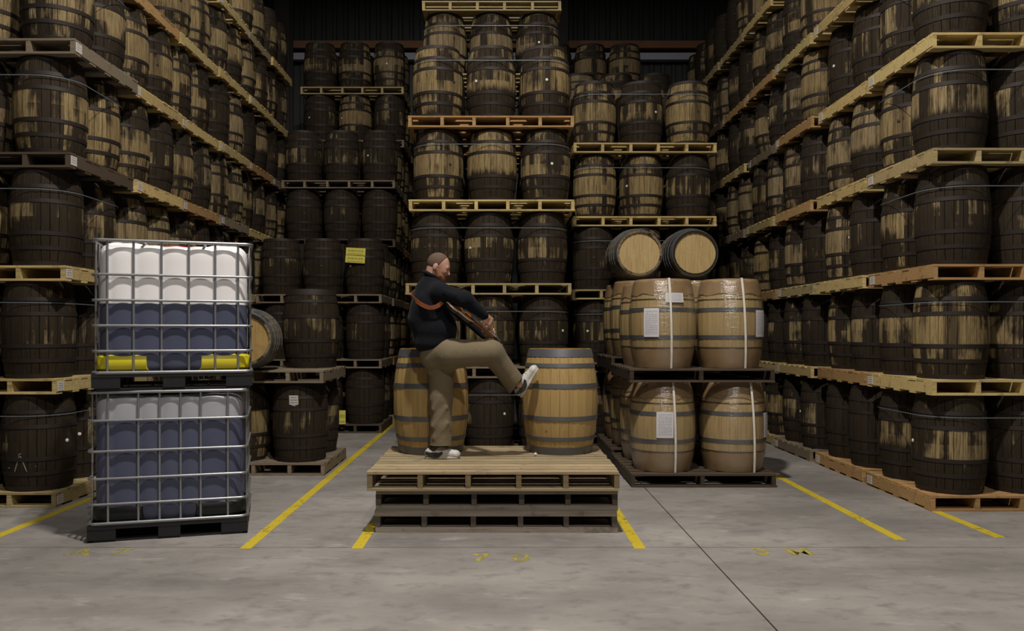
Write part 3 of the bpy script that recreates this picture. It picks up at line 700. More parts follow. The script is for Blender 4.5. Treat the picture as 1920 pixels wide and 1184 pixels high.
def wrapped_load():
    X = (1.742, 2.468); Y = (8.66, 9.388); px0, py0 = 1.345, 8.28
    for k, zb in enumerate((0, 1.09)):
        pallet(('black-brown pallet on the floor under the wrapped barrels', 'black-brown pallet between the two tiers of wrapped barrels')[k], px0-.01*k, py0, zb, 1.50, 1.50, 0.14, DRK, 8, 4, 3, group='dark pallets under wrapped barrels', sidecol=(.03, .025, .02))
        for j in range(2):
            for i in range(2):
                lab = '%s barrel in clear film, %s, %s tier of the wrapped load' % ('pale oak', ('front left', 'front right', 'rear left', 'rear right')[j*2+i], ('lower', 'upper')[k])
                x = X[i]+(0.03 if (k == 0 and i == 1) else 0)
                sh = None
                if j == 0:
                    sh = {(0, 0): [(0.17, 0.37, 0.27, -0.12)], (1, 0): [(0.16, 0.33, 0.30, -0.52), (0.20, 0.69, 0.10, 0.18)], (0, 1): [(0.17, 0.36, 0.26, 1.05)], (1, 1): [(0.17, 0.33, 0.28, 0.80)]}[(k, i)]
                wrapped(lab, (x, Y[j], zb+0.14), 'A' if j == 0 else 'B', R.uniform(-.5, .5), sh)
        # white strapping up the front and over each column
        for i in range(2):
            x = X[i]+(0.03 if (k == 0 and i == 1) else 0)+(0.06, 0.09)[i]*(1 if k == 0 else .3)+(0.0, 0.03)[i]
            yf, yb = Y[0]-0.352, Y[1]+0.352; z0, z1 = zb+0.117, zb+0.14+0.9465
            lv = [0.004, .16, .32, .48, .64, .80, .94]
            pts = [(Y[0]-barrel_r(q_, .95, .288, .348)-.021, zb+.14+q_) for q_ in lv]+[(Y[0]-.30, z1), (Y[1]+.30, z1)]+[(Y[1]+barrel_r(q_, .95, .288, .348)+.021, zb+.14+q_) for q_ in reversed(lv)]
            b = MB(); n = len(pts); vs = []
            cy = sum(p[0] for p in pts)/n; cz = sum(p[1] for p in pts)/n
            for q in range(4):
                dx = (-.011, .011, .011, -.011)[q]; dr = (0, 0, .0025, .0025)[q]
                for y, z in pts:
                    v = Vector((y-cy, z-cz)); v = v*(1+dr/v.length); vs.append((dx-(z-cz)*(.025 if i == 0 else .04), v.x, v.y))
            b.add(vs, [(q*n+a, q*n+(a+1) % n, ((q+1) % 4)*n+(a+1) % n, ((q+1) % 4)*n+a) for q in range(4) for a in range(n-1)]+[(0, n, 2*n, 3*n), (4*n-1, 3*n-1, 2*n-1, n-1)])
            tag(put('white_strap', b.mesh('white_strap', M['white_strap']), None, (x, cy, cz)), 'white strap down the %s wrapped barrel of the %s tier' % (('left', 'right')[i], ('lower', 'upper')[k]), 'strap', 'white straps')
    # a second load behind, on thicker pallets, carrying the two lying barrels
    for k, zb in enumerate((0, 1.13)):
        pallet(('black-brown pallet on the floor behind the wrapped load', 'black-brown upper pallet behind the wrapped load')[k], 1.35, 9.84, zb, 1.5, 1.44, 0.18, DRK, 6, 3, 3, group='dark pallets under wrapped barrels', sidecol=(.03, .025, .02))
        for j in range(2):
            for i in range(2):
                wrapped('pale oak barrel in clear film, %s, %s tier of the load behind' % (('front left', 'front right', 'rear left', 'rear right')[j*2+i], ('lower', 'upper')[k]), (X[i], 10.19+j*.728, zb+0.18), 'B', R.random(), None)
    for i, (x, wm) in enumerate(((1.752, .0), (2.458, .12))):
        cask(GREYW, ('pale-headed barrel lying on its side above the wrapped load, nearer the central stack', 'stained-headed barrel lying on its side above the wrapped load, nearer the aisle wall')[i],
             (x, 10.14, 2.262+.354), 0, 'A', (.12, .2+.5*i, 1.0), 'barrels lying on their sides', rot=(-PI/2, 0, 0), heads_boards=(wm, .8*i))
wrapped_load()

# ------------------------------------------------------------------ platform of three pallets, two new barrels
def platform():
    pallet('grey weathered pallet lying on the floor at the bottom of the platform', -1.012, 6.40, 0.0, 1.94, 1.36, 0.175, (.33, .29, .24), 9, 5, 6, bd=0.043, group='platform pallets', sidecol=(.11, .095, .08))
    pallet('grey weathered pallet in the middle of the platform', -1.008, 6.41, 0.175, 1.94, 1.36, 0.175, (.33, .29, .24), 9, 5, 6, bd=0.043, group='platform pallets', sidecol=(.11, .095, .08))
    pallet('pale wooden top pallet under the standing man and two new barrels', -1.063, 6.33, 0.35, 2.0, 1.47, 0.15, (.38, .30, .18), 11, 5, 6, bd=0.02, group='platform pallets', sidecol=(.20, .15, .08))
    cask(WINE, 'new oak barrel with grey hoops behind the man on the platform', (-.655, 7.47, .50), 0.35, 'A', (.75, .33, .25), 'new barrels on the platform')
    cask(WINE, 'new oak barrel with grey hoops that the man pushes with his shoe', (.548, 7.47, .50), -0.2, 'A', (.72, .81, 1.0), 'new barrels on the platform')
    b = MB(); b.lathe([(0.004, -.012), (0.013, -.008), (0.016, 0), (0.013, .008), (0.004, .012)], 10, None, True, True)
    q = P(1004, 855, 7.17); tag(put('wood_plug', b.mesh('wood_plug', M['bung_white'], 40), None, (q.x, 7.15, .516), (PI/2, 0, .4)), 'small white plug lying on the platform boards', 'plug')
platform()

# ------------------------------------------------------------------ plastic tanks in wire cages
def rr_path(w, d, r, n=6):
    pts = []
    for cx, cy, a0 in ((w/2-r, d/2-r, 0), (-w/2+r, d/2-r, 90), (-w/2+r, -d/2+r, 180), (w/2-r, -d/2+r, 270)):
        for k in range(n+1):
            a = math.radians(a0+90*k/n); pts.append((cx+r*math.cos(a), cy+r*math.sin(a)))
    return pts

def tank_mesh(W, D, z0, z1, bars, mat, top=False, bottom=False, shoulder=0.09):
    """one slice of the blown bottle, bulging between the cage bars"""
    b = MB(); base = []
    # dense outline
    pts = rr_path(W, D, 0.13, 10); dense = []
    for i in range(len(pts)):
        a, c = Vector(pts[i]), Vector(pts[(i+1) % len(pts)]); m = max(1, int((c-a).length/0.025))
        dense += [a+(c-a)*(j/m) for j in range(m)]
    n = len(dense); rows = []
    zs = [z0+(z1-z0)*i/10 for i in range(11)]
    for z in zs: rows.append((z, 0.0))
    if bottom: rows = [(z0, 0.045), (z0+0.02, 0.012)]+[(z, 0) for z in zs if z > z0+0.03]
    if top:
        rows = [(z, i) for z, i in rows if z < z1-shoulder-0.01]
        for k in range(7):
            a = PI/2*k/6; rows.append((z1-shoulder+shoulder*math.sin(a), shoulder*(1-math.cos(a))))
    vs = []
    for z, ins in rows:
        for p in dense:
            u = (p.x/W+0.5); bul = 0.0
            if p.y < -D/2+0.1 or p.y > D/2-0.1:
                e = [0.0]+bars+[1.0]
                for a, c in zip(e[:-1], e[1:]):
                    if a <= u <= c: bul = 0.016*math.sin(PI*(u-a)/(c-a))**0.7
            else: bul = 0.01*abs(math.sin((p.y/D+.5)*5*PI))
            q = p.normalized(); s_ = (W/2-ins)/(W/2); t_ = (D/2-ins)/(D/2)
            sgn = -1 if p.y < 0 else 1
            dz = 0.0
            if top and ins > 0.3*shoulder: dz = -0.018*math.exp(-((u-0.5)/0.28)**4)+0.004*math.sin(u*40)
            vs.append((p.x*s_, p.y*t_+sgn*bul*(1 if abs(p.y) > D/2-.1 else 0), z+dz))
    k = len(rows)
    fs = [(i*n+j, i*n+(j+1) % n, (i+1)*n+(j+1) % n, (i+1)*n+j) for i in range(k-1) for j in range(n)]
    fs += [tuple(reversed(range(n))), tuple((k-1)*n+j for j in range(n))]
    b.add(vs, fs); return b.mesh('tank', mat, 50)

def ibc(label, loc, rz, bars, rails, level, guard, upper_mat, W=1.145, D=0.92, H=1.16):
    o = thing('caged_tank', label, 'tank', loc, rz, 'caged plastic tanks')
    # pallet base: deck, nine feet, runners
    b = MB(); b.box((0, 0, 0.115), (W+.02, D+.02, 0.03)); put('pallet_deck', b.mesh('pallet_deck', M['black_plastic']), o)
    for i, x in enumerate((-W/2+.09, 0, W/2-.09)):
        for y in (-D/2+.08, 0, D/2-.08):
            put('pallet_foot', box_mesh((0.20 if i != 1 else 0.16, 0.17, 0.082), M['black_plastic']), o, (x, y, 0.059))
    for y in (-D/2+.07, D/2-.07): put('pallet_runner', box_mesh((W-.05, 0.12, 0.018), M['black_plastic']), o, (0, y, 0.009))
    # bottle and its fill
    tw, td = W-0.055, D-0.055
    put('tank_fill', tank_mesh(tw, td, 0.135, level, bars, M['tank_liquid'], bottom=True), o)['label'] = 'dark bluish liquid showing through the tank'
    put('tank_shell', tank_mesh(tw, td, level, H-0.02, bars, upper_mat, top=True), o)['label'] = 'white translucent plastic above the liquid'
    b = MB(); b.lathe([(0.085, 0), (0.085, 0.03), (0.07, 0.035)], 20, None, True, True); put('filler_cap', b.mesh('filler_cap', plain('red_cap', (0.35, 0.03, 0.03), 0.5), 40), o, (0.0, -0.2, H-0.055))
    # corner guards low on the cage
    for sx in (-1, 1):
        g = MB(); pts = []
        outer = [(0.36, 0), (0.10, 0), (0.04, 0.02), (0.0, 0.09), (0.0, 0.30)]
        th = 0.012; vs = []
        for z in (0.145, 0.165, 0.255, 0.275):
            ins = 0.02 if z in (0.145, 0.275) else 0.0
            for x, y in outer: vs.append((sx*(W/2-0.012-ins-x), -D/2+0.008+ins+y, z))
        for z in (0.145, 0.165, 0.255, 0.275):
            for x, y in outer: vs.append((sx*(W/2-0.012-0.03-x*0.97), -D/2+0.008+0.03+y*.97, z))
        m = len(outer); fs = []
        for i in range(3):
            for j in range(m-1):
                fs.append((i*m+j, i*m+j+1, (i+1)*m+j+1, (i+1)*m+j)); q = 4*m; fs.append((q+i*m+j, q+(i+1)*m+j, q+(i+1)*m+j+1, q+i*m+j+1))
            for j in (0, m-1): fs.append((i*m+j, (i+1)*m+j, 4*m+(i+1)*m+j, 4*m+i*m+j))
        for j in range(m-1): fs += [(j, 4*m+j, 4*m+j+1, j+1), (3*m+j, 3*m+j+1, 7*m+j+1, 7*m+j)]
        g.add(vs, fs); put('corner_guard', g.mesh('corner_guard', guard, 50), o)
    # cage
    for i, z in enumerate(rails):
        b = MB(); b.tube([(x, y, z) for x, y in rr_path(W+.012, D+.012, 0.055, 4)], 0.0105 if i not in (0, len(rails)-1) else 0.013, 7, True); put('cage_rail', b.mesh('cage_rail', M['steel'], 60), o)
    zr = (min(rails), max(rails)); b = MB(); b.tube([(0, 0, zr[0]), (0, 0, zr[1])], 0.0095, 7); vb = b.mesh('cage_bar', M['steel'], 60)
    for u in bars:
        for y in (-D/2+.004, D/2-.004): put('cage_bar', vb, o, ((u-0.5)*W, y, 0))
    for x in (-W/2+.004, W/2-.004):
        for v in (-.36, -.18, 0, .18, .36): put('cage_bar', vb, o, (x, v*D, 0))
    for x in (-.22, .22):
        b = MB(); b.tube([(x, -D/2, H-.013), (x, D/2, H-.013)], 0.010, 7); put('top_bar', b.mesh('top_bar', M['steel'], 60), o)
    return o
ibc('lower caged plastic tank of bluish liquid with black corner guards, standing on the floor', (-2.715, 6.68, 0), math.radians(16), [.118, .305, .438, .571, .70, .877], [0.142, .29, .485, .695, .93, 1.147], 0.935, M['dark_green'], M['tank_pale'])
ibc('upper caged plastic tank, half full, white top and yellow corner guards', (-2.695, 6.67, 1.162), math.radians(18.5), [.087, .247, .42, .593, .763, .913], [0.135, .30, .495, .69, .885, 1.147], 0.665, M['yellow_plastic'], M['tank_white'])

# ------------------------------------------------------------------ hidden bearers and roof lamps
def hidden_mass():
    b = MB()
    prof = [(0.278, 0), (0.320, 0.45), (0.278, 0.90)]
    for x, y, z, rz in HIDDEN:
        n = 12; vs = [(x+r*math.sin(2*PI*k/n), y-r*math.cos(2*PI*k/n), z+h*.994+.0025) for r, h in prof for k in range(n)]
        fs = [(i*n+k, i*n+(k+1) % n, (i+1)*n+(k+1) % n, (i+1)*n+k) for i in range(2) for k in range(n)]+[tuple(reversed(range(n))), tuple(2*n+k for k in range(n))]
        b.add(vs, fs)
    o = put('barrel_mass', b.mesh('barrel_mass', M['old']), color=(0.8, 0.3, 0.4, 1)); tag(o, 'further oak barrels standing unseen inside the stacks', 'barrels', None, 'stuff')
    b = MB()
    for x, y, z, W, D in HIDDEN_P:
        b.box((x, y, z+0.13), (W, D, 0.02)); b.box((x, y, z+0.01), (W, D, 0.02))
        for i in range(4): b.box((x-W/2+.03+(W-.06)*i/3, y, z+.07), (.042, D, .1))
    o = put('pallet_mass', b.mesh('pallet_mass', M['wood']), color=(*GRY, 1)); tag(o, 'further wooden pallets unseen inside the stacks', 'pallets', None, 'stuff')
hidden_mass()

def lamps():
    t = NT('lamp_glow'); em = t.n('ShaderNodeEmission'); em.inputs[0].default_value = (*LAMP_COLOR, 1); em.inputs[1].default_value = 30.0; t.t.links.new(em.outputs[0], t.out.inputs[0])
    b = MB(); b.lathe([(0.05, 0.34), (0.07, 0.30), (0.10, 0.22), (0.26, 0.02), (0.27, 0.0), (0.255, 0.0), (0.09, 0.2)], 24); shade = b.mesh('lamp_shade', M['steel'], 40)
    b = MB(); b.lathe([(0.11, 0), (0.11, 0.008)], 20, None, True, True); disc = b.mesh('lamp_lens', t.mat)
    b = MB(); b.tube([(0, 0, 0.33), (0, 0, 11.0-LAMP_Z)], 0.012, 6); rod = b.mesh('lamp_rod', M['darksteel'])
    for i, (x, y, w) in enumerate(LAMPS):
        o = thing('high_bay_lamp', 'round metal high-bay lamp hanging from the roof '+('over the pallet platform aisle', 'behind the photographer', 'over the alley beside the left aisle wall')[i], 'lamp', (x, y, LAMP_Z), 0, 'high-bay roof lamps')
        put('lamp_shade', shade, o); put('lamp_lens', disc, o, (0, 0, 0.06)); put('lamp_rod', rod, o)
        ld = bpy.data.lights.new('lamp_light', 'AREA'); ld.shape = 'DISK'; ld.size = 0.42; ld.energy = w; ld.color = LAMP_COLOR
        lo = bpy.data.objects.new('lamp_light', ld); COL.objects.link(lo); lo.parent = o; lo.location = (0, 0, -0.012)
lamps()

# ------------------------------------------------------------------ the man and his guitar
class SDF:
    """smooth union of tapered capsules and ellipsoids, meshed by surface nets"""
    def __init__(s, h, k=0.03): s.h, s.k, s.pr, s.cuts = h, k, [], []
    def cap(s, a, b, ra, rb=None, k=None): s.pr.append(('c', np.array(a, float), np.array(b, float), ra, ra if rb is None else rb, k)); return s
    def ell(s, c, r, rot=None, k=None): s.pr.append(('e', np.array(c, float), np.array(r, float), None if rot is None else np.array(rot, float), None, k)); return s
    def cut(s, p, n): s.cuts.append((np.array(p, float), np.array(n, float)/np.linalg.norm(n))); return s    # removes the side n points to
    def build(s):
        lo = np.full(3, 1e9); hi = -lo; bb = []
        for q in s.pr:
            if q[0] == 'c': r = max(q[3], q[4]); l, u = np.minimum(q[1], q[2])-r, np.maximum(q[1], q[2])+r
            else: r = q[2].max(); l, u = q[1]-r, q[1]+r
            bb.append((l, u)); lo = np.minimum(lo, l); hi = np.maximum(hi, u)
        h = s.h; lo = lo-4*h; dims = np.ceil((hi+4*h-lo)/h).astype(int)+1
        Fg = np.full(dims, 0.5)
        ax = [lo[i]+h*np.arange(dims[i]) for i in range(3)]
        for q, (l, u) in zip(s.pr, bb):
            k = q[5] or s.k
            i0 = np.maximum(0, np.floor((l-k-2*h-lo)/h).astype(int)); i1 = np.minimum(dims, np.ceil((u+k+2*h-lo)/h).astype(int)+1)
            sl = tuple(slice(a, b) for a, b in zip(i0, i1))
            X, Y, Z = np.meshgrid(*[ax[i][sl[i]] for i in range(3)], indexing='ij')
            p = np.stack([X, Y, Z], -1)
            if q[0] == 'c':
                ab = q[2]-q[1]; L = max(ab @ ab, 1e-9); t = np.clip(((p-q[1]) @ ab)/L, 0, 1)
                d = np.linalg.norm(p-q[1]-t[..., None]*ab, axis=-1)-(q[3]+(q[4]-q[3])*t)
            else:
                v = p-q[1]
                if q[3] is not None: v = v @ q[3]
                w = v/q[2]; k0 = np.linalg.norm(w, axis=-1); k1 = np.linalg.norm(w/q[2], axis=-1)
                d = k0*(k0-1)/np.maximum(k1, 1e-6)
            f = Fg[sl]; hh = np.clip(0.5+0.5*(f-d)/k, 0, 1); Fg[sl] = f*(1-hh)+d*hh-k*hh*(1-hh)
        if s.cuts:
            X, Y, Z = np.meshgrid(*ax, indexing='ij')
            for pnt, nrm in s.cuts:
                d = (X-pnt[0])*nrm[0]+(Y-pnt[1])*nrm[1]+(Z-pnt[2])*nrm[2]; Fg = np.maximum(Fg, d)
        return surf_net(Fg, lo, h)

def surf_net(Fg, lo, h):
    n = Fg.shape; c = [m-1 for m in n]
    def C(i, j, k): return Fg[i:i+c[0], j:j+c[1], k:k+c[2]]
    cor = {(i, j, k): C(i, j, k) for i in (0, 1) for j in (0, 1) for k in (0, 1)}
    ins = sum((v < 0).astype(np.int8) for v in cor.values())
    idx = np.argwhere((ins > 0) & (ins < 8)); I = tuple(idx.T)
    acc = np.zeros((len(idx), 3)); cnt = np.zeros(len(idx))
    keys = list(cor)
    for a in keys:
        for b in keys:
            if sum(abs(x-y) for x, y in zip(a, b)) == 1 and a < b:
                fa, fb = cor[a][I], cor[b][I]; m = (fa < 0) != (fb < 0)
                t = np.where(m, fa/np.where(m, fa-fb, 1), 0)[:, None]
                pt = np.array(a)+t*(np.array(b)-np.array(a)); acc[m] += pt[m]; cnt[m] += 1
    verts = lo+h*(idx+acc/np.maximum(cnt, 1)[:, None])
    vid = -np.ones(c, int); vid[I] = np.arange(len(idx)); faces = []
    for axis in range(3):
        s0 = [slice(None)]*3; s1 = [slice(None)]*3; s0[axis] = slice(0, -1); s1[axis] = slice(1, None)
        A, B = Fg[tuple(s0)] < 0, Fg[tuple(s1)] < 0
        e = np.argwhere(A != B); o1, o2 = [(1, 2), (2, 0), (0, 1)][axis]
        e = e[(e[:, o1] > 0) & (e[:, o2] > 0) & (e[:, o1] < n[o1]-1) & (e[:, o2] < n[o2]-1)]
        flip = A[tuple(e.T)]
        q = []
        for d1, d2 in ((-1, -1), (0, -1), (0, 0), (-1, 0)):
            g = e.copy(); g[:, o1] += d1; g[:, o2] += d2; q.append(vid[tuple(g.T)])
        q = np.stack(q, 1); q[~flip] = q[~flip][:, ::-1]; faces.append(q)
    return verts, np.concatenate(faces)

def sdf_mesh(name, sdf, mat, origin=(0, 0, 0), relax=2):
    v, f = sdf.build()
    for _ in range(relax):      # light smoothing
        acc = np.zeros_like(v); cnt = np.zeros(len(v))
        for a in range(4):
            for b in (1, 3):
                np.add.at(acc, f[:, a], v[f[:, (a+b) % 4]]); np.add.at(cnt, f[:, a], 1)
        v = 0.5*v+0.5*acc/np.maximum(cnt, 1)[:, None]
    v = v-np.array(origin)
    me = bpy.data.meshes.new(name); me.from_pydata(v.tolist(), [], f.tolist()); me.materials.append(mat)
    me.polygons.foreach_set('use_smooth', [True]*len(me.polygons)); me.update(); return me

def cloth_mat(name, col, scale=90, var=0.2):
    t = NT(name); p = t.obj(); a = t.noise(p, scale, 3); b = t.noise(t.vmul(p, (9, 9, 5)), 1.0, 3)
    c = t.mix(t.math('ADD', t.math('MULTIPLY', a, .5), t.math('MULTIPLY', b, .5)), tuple(x*(1-var) for x in col), tuple(x*(1+var) for x in col))
    t.bsdf.inputs['Sheen Weight'].default_value = 0.04
    return t.fin(c, 0.9, 0, t.math('ADD', t.math('MULTIPLY', b, 1.0), t.math('MULTIPLY', a, .15)), 0.5, 0.02, 0.15)
M['skin'] = plain('skin', (0.50, 0.27, 0.19), 0.5, 0, 0.08, 30)
M['hair'] = plain('short_brown_hair', (0.10, 0.062, 0.040), 0.85, 0, 0.4, 120)
M['beard'] = plain('reddish_beard', (0.25, 0.105, 0.05), 0.85, 0, 0.4, 120)
M['sweater'] = cloth_mat('navy_black_knit', (0.0055, 0.006, 0.009))
M['khaki'] = cloth_mat('khaki_cotton', (0.165, 0.132, 0.082), 60, 0.18)
M['shoe'] = plain('white_shoe_leather', (0.50, 0.48, 0.45), 0.5, 0, 0.35, 38)
M['shoe_dark'] = plain('black_shoe_trim', (0.02, 0.017, 0.017), 0.5)
M['gum'] = plain('pale_rubber_sole', (0.45, 0.42, 0.36), 0.7)
M['eye'] = plain('dark_eye', (0.02, 0.015, 0.012), 0.2)

MAN = np.array([-0.53, 7.0, 0.50])
def person():
    root = thing('person', 'bearded man in black sweater and khaki trousers kicking a barrel, holding a guitar', 'person', tuple(MAN))
    p = lambda x, y, d: np.array(P(x, y, d))
    pel = p(829, 656, 7.0); chest = p(808, 572, 7.0); belly = p(818, 618, 7.0); neckb = p(809, 528, 7.0)
    hipR, kneeR, ankR = p(842, 664, 6.92), p(922, 662, 6.95), p(974, 722, 7.085)
    hipL, kneeL, ankL = p(828, 672, 7.04), p(827, 748, 7.02), p(824, 832, 7.0)
    shR, elR, wrR = p(824, 549, 6.86), p(872, 562, 6.80), p(908, 592, 6.86)
    shL, elL, wrL = p(822, 548, 7.18), p(872, 590, 7.28), p(911, 631, 7.07)
    # ---- head frame: x forward, z up; looks along +x and down
    hc = p(821, 502, 7.0); a = math.radians(24); ya = math.radians(-6)
    Rm = np.array(Matrix.Rotation(ya, 3, 'Z') @ Matrix.Rotation(a, 3, 'Y'))
    H = lambda x, y, z: hc+Rm @ np.array((x, y, z))
    def hand(S, wrist, d, nrm, side, curl, spread=0.0):
        d = d/np.linalg.norm(d); nrm = nrm-d*(nrm @ d); nrm /= np.linalg.norm(nrm); lat = np.cross(nrm, d)*side
        S.cap(wrist-d*.02, wrist+d*.03, .024, .027, .015)
        for i, (o_, L, w) in enumerate(((.033, .074, .0095), (.011, .082, .0098), (-.011, .077, .0094), (-.032, .060, .0085))):
            kn = wrist+d*(.092-.004*abs(i-1))+lat*o_
            S.cap(wrist+d*.03+lat*o_*.75, kn, .0135, .0115, .012)
            q = kn; ang = 0
            for s_, f_ in enumerate((.45, .31, .24)):
                ang += curl*(0.85, 1.1, 0.75)[s_]+0.06*i
                e = q+(d*math.cos(ang)+nrm*math.sin(ang))*L*f_; S.cap(q, e, w-(.0006*s_), w-.0006*(s_+1), .004); q = e
        b0 = wrist+d*.028+lat*.028; b1 = b0+(d*.55+lat*.65+nrm*.35)*.045; b2 = b1+(d*.7+lat*.1+nrm*.7)*.034; b3 = b2+(d*.6-lat*.25+nrm*.75)*.026
        S.cap(b0, b1, .0145, .0115, .010); S.cap(b1, b2, .0108, .0098, .004); S.cap(b2, b3, .0098, .0082, .004)
    # ---- body: one continuous surface under the clothes
    S = SDF(0.0058, 0.03)
    S.ell(H(-.008, 0, .032), (.096, .077, .094), Rm); S.ell(H(.030, 0, -.045), (.060, .054, .066), Rm); S.ell(H(.062, 0, .0), (.036, .052, .055), Rm)
    S.cap(H(.090, 0, .022), H(.113, 0, -.018), .008, .013, .012); S.cap(H(.083, -.034, .032), H(.083, .034, .032), .010, .010, .016)
    S.cap(H(.092, -.018, -.048), H(.092, .018, -.048), .009, .009, .012)
    for y in (-1, 1): S.ell(H(-.008, y*.078, -.002), (.021, .010, .033), Rm, .008); S.ell(H(.074, y*.034, -.012), (.020, .016, .016), Rm, .012)
    S.cap(H(-.028, 0, -.05), neckb, .060, .066)
    S.ell(chest, (.12, .16, .17)); S.ell(belly, (.15, .155, .16)); S.ell(pel, (.13, .15, .11)); S.cap(neckb, chest, .06, .11)
    for a_, b_, c_ in ((shR, elR, wrR), (shL, elL, wrL)): S.cap(neckb, a_, .06, .06); S.cap(a_, b_, .056, .043); S.cap(b_, c_, .043, .028)
    for a_, b_, c_ in ((hipR, kneeR, ankR), (hipL, kneeL, ankL)): S.cap(a_, b_, .085, .060); S.cap(b_, c_, .056, .029)
    hand(S, wrR, np.array((.60, .42, -.62)), np.array((-.15, .8, -.35)), 1, 0.62)
    hand(S, wrL, np.array((.35, -.85, .12)), np.array((.35, .15, .9)), -1, 0.62)
    put('body', sdf_mesh('body', S, M['skin'], MAN, 1), root)
    # ---- eyes, hair, beard
    b = MB(); b.lathe([(0.001, -.008), (.006, -.005), (.008, 0), (.006, .005), (.001, .008)], 10); em = b.mesh('eye', M['eye'], 90)
    for y in (-1, 1): put('eye', em, root, tuple(H(.086, y*.031, .012)-MAN))
    S = SDF(0.005, 0.012); S.ell(H(-.012, 0, .034), (.0985, .081, .0955), Rm); S.cut(H(.028, 0, .06), Rm @ np.array((1, 0, -.35))); S.cut(H(0, 0, -.030), Rm @ np.array((.35, 0, -1)))
    put('hair', sdf_mesh('hair', S, M['hair'], MAN, 1), root)
    S = SDF(0.005, 0.02); S.ell(H(.042, 0, -.070), (.065, .061, .062), Rm); S.cap(H(.012, -.066, -.015), H(.045, -.053, -.06), .017, .024); S.cap(H(.012, .066, -.015), H(.045, .053, -.06), .017, .024); S.cap(H(.098, -.022, -.034), H(.098, .022, -.034), .009, .009)
    S.cap(H(.075, 0, -.09), H(.085, 0, -.105), .032, .026)
    put('beard', sdf_mesh('beard', S, M['beard'], MAN, 1), root)
    # ---- sweater
    S = SDF(0.0075, 0.045)
    S.ell(chest+np.array((-.005, 0, -.02)), (.152, .195, .205)); S.ell(belly+np.array((-.01, 0, 0)), (.192, .185, .19)); S.ell(p(812, 645, 7.0), (.165, .18, .10)); S.cap(neckb+np.array((0, 0, .015)), chest, .074, .14)
    S.cap(p(800, 545, 7.0), p(792, 600, 7.0), .10, .13)
    for a_, b_, c_ in ((shR, elR, wrR), (shL, elL, wrL)):
        S.cap(neckb+np.array((0, 0, -.035)), a_, .075, .085); S.cap(a_, b_, .086, .070, .03); S.cap(b_, c_, .070, .040, .03)
    S.cut(p(817, 668, 7.0), (.35, 0, -1)); S.cut(neckb+np.array((.012, 0, .055)), (.35, 0, 1)) if False else None
    # soft folds at the elbow and waist
    for f_ in (0.25, 0.45, 0.65): q = elR+(shR-elR)*f_; S.cap(q+np.array((-.02, -.07, .02)), q+np.array((.03, -.07, -.04)), .014, .012, .03)
    put('sweater', sdf_mesh('sweater', S, M['sweater'], MAN, 2), root)
    S = SDF(0.005, 0.02)
    for k in range(16):
        a_ = 2*PI*k/16; b_ = 2*PI*(k+1)/16; cc = neckb+np.array((.006, 0, .05))
        e = lambda t: cc+np.array((.070*math.cos(t), .070*math.sin(t), -.035*math.cos(t)))
        S.cap(e(a_), e(b_), .012, .012)
    put('collar', sdf_mesh('collar', S, M['sweater'], MAN, 1), root)
    # ---- trousers
    S = SDF(0.0075, 0.04)
    S.ell(pel+np.array((-.01, 0, .0)), (.165, .172, .13)); S.ell(p(815, 668, 6.95), (.13, .10, .125)); S.ell(p(817, 670, 7.06), (.125, .10, .12))
    S.cap(hipR, kneeR, .130, .104); S.cap(kneeR, p(960, 712, 7.06), .103, .088); S.cap(p(958, 709, 7.055), p(976, 735, 7.10), .088, .092, .02)
    S.cap(hipL, kneeL, .118, .098); S.cap(kneeL, p(827, 800, 7.0), .098, .090); S.cap(p(827, 800, 7.0), p(826, 850, 7.0), .090, .098, .02)
    S.cut(p(967, 724, 7.09), np.array((.80, 0, -.60))); 
    # fold ridges
    S.cap(p(806, 697, 6.97), p(852, 690, 6.95), .020, .016, .05)
    for (x0, y0, x1, y1, d) in ((812, 800, 836, 766, 6.93), (815, 822, 838, 795, 6.93), (812, 768, 832, 738, 6.935)): S.cap(p(x0, y0, d), p(x1, y1, d), .010, .008, .035)
    v_cut = p(826, 833, 7.0)
    me_v = S
    me_v.cut_low = None
    S.pr = [q for q in S.pr]
    T_ = S.build()
    put('trousers', trousers_mesh(T_, v_cut[2]), root)
    # ---- shoes (x to the toe, z up from the sole)
    def shoe_sdf():
        S = SDF(0.005, 0.03)
        S.cap((-.062, 0, .046), (.03, 0, .048), .040, .041); S.cap((.03, 0, .046), (.165, 0, .036), .043, .034); S.ell((.16, .004, .034), (.05, .046, .034)); S.cap((-.035, 0, .06), (-.02, 0, .098), .043, .044); S.cap((.02, 0, .085), (.10, 0, .056), .032, .030)
        S.cut((0, 0, .014), (0, 0, -1)); S.cut((-.02, 0, .108), (-.25, 0, 1)); return S
    um = sdf_mesh('shoe_upper', shoe_sdf(), M['shoe'])
    S = SDF(0.005, 0.02)
    for q0, q1, r0, r1 in (((-.06, 0, .012), (.04, .002, .012), .044, .042), ((.04, .002, .012), (.155, .006, .012), .043, .050)): S.cap(q0, q1, r0, r1)
    S.cut((0, 0, 0), (0, 0, -1)); S.cut((0, 0, .022), (0, 0, 1)); som = sdf_mesh('sole', S, M['gum'], relax=1)
    S = SDF(0.004, 0.008); S.cap((-.022, 0, .088), (.010, 0, .168), .050, .058); sock = sdf_mesh('sock', S, M['shoe_dark'])
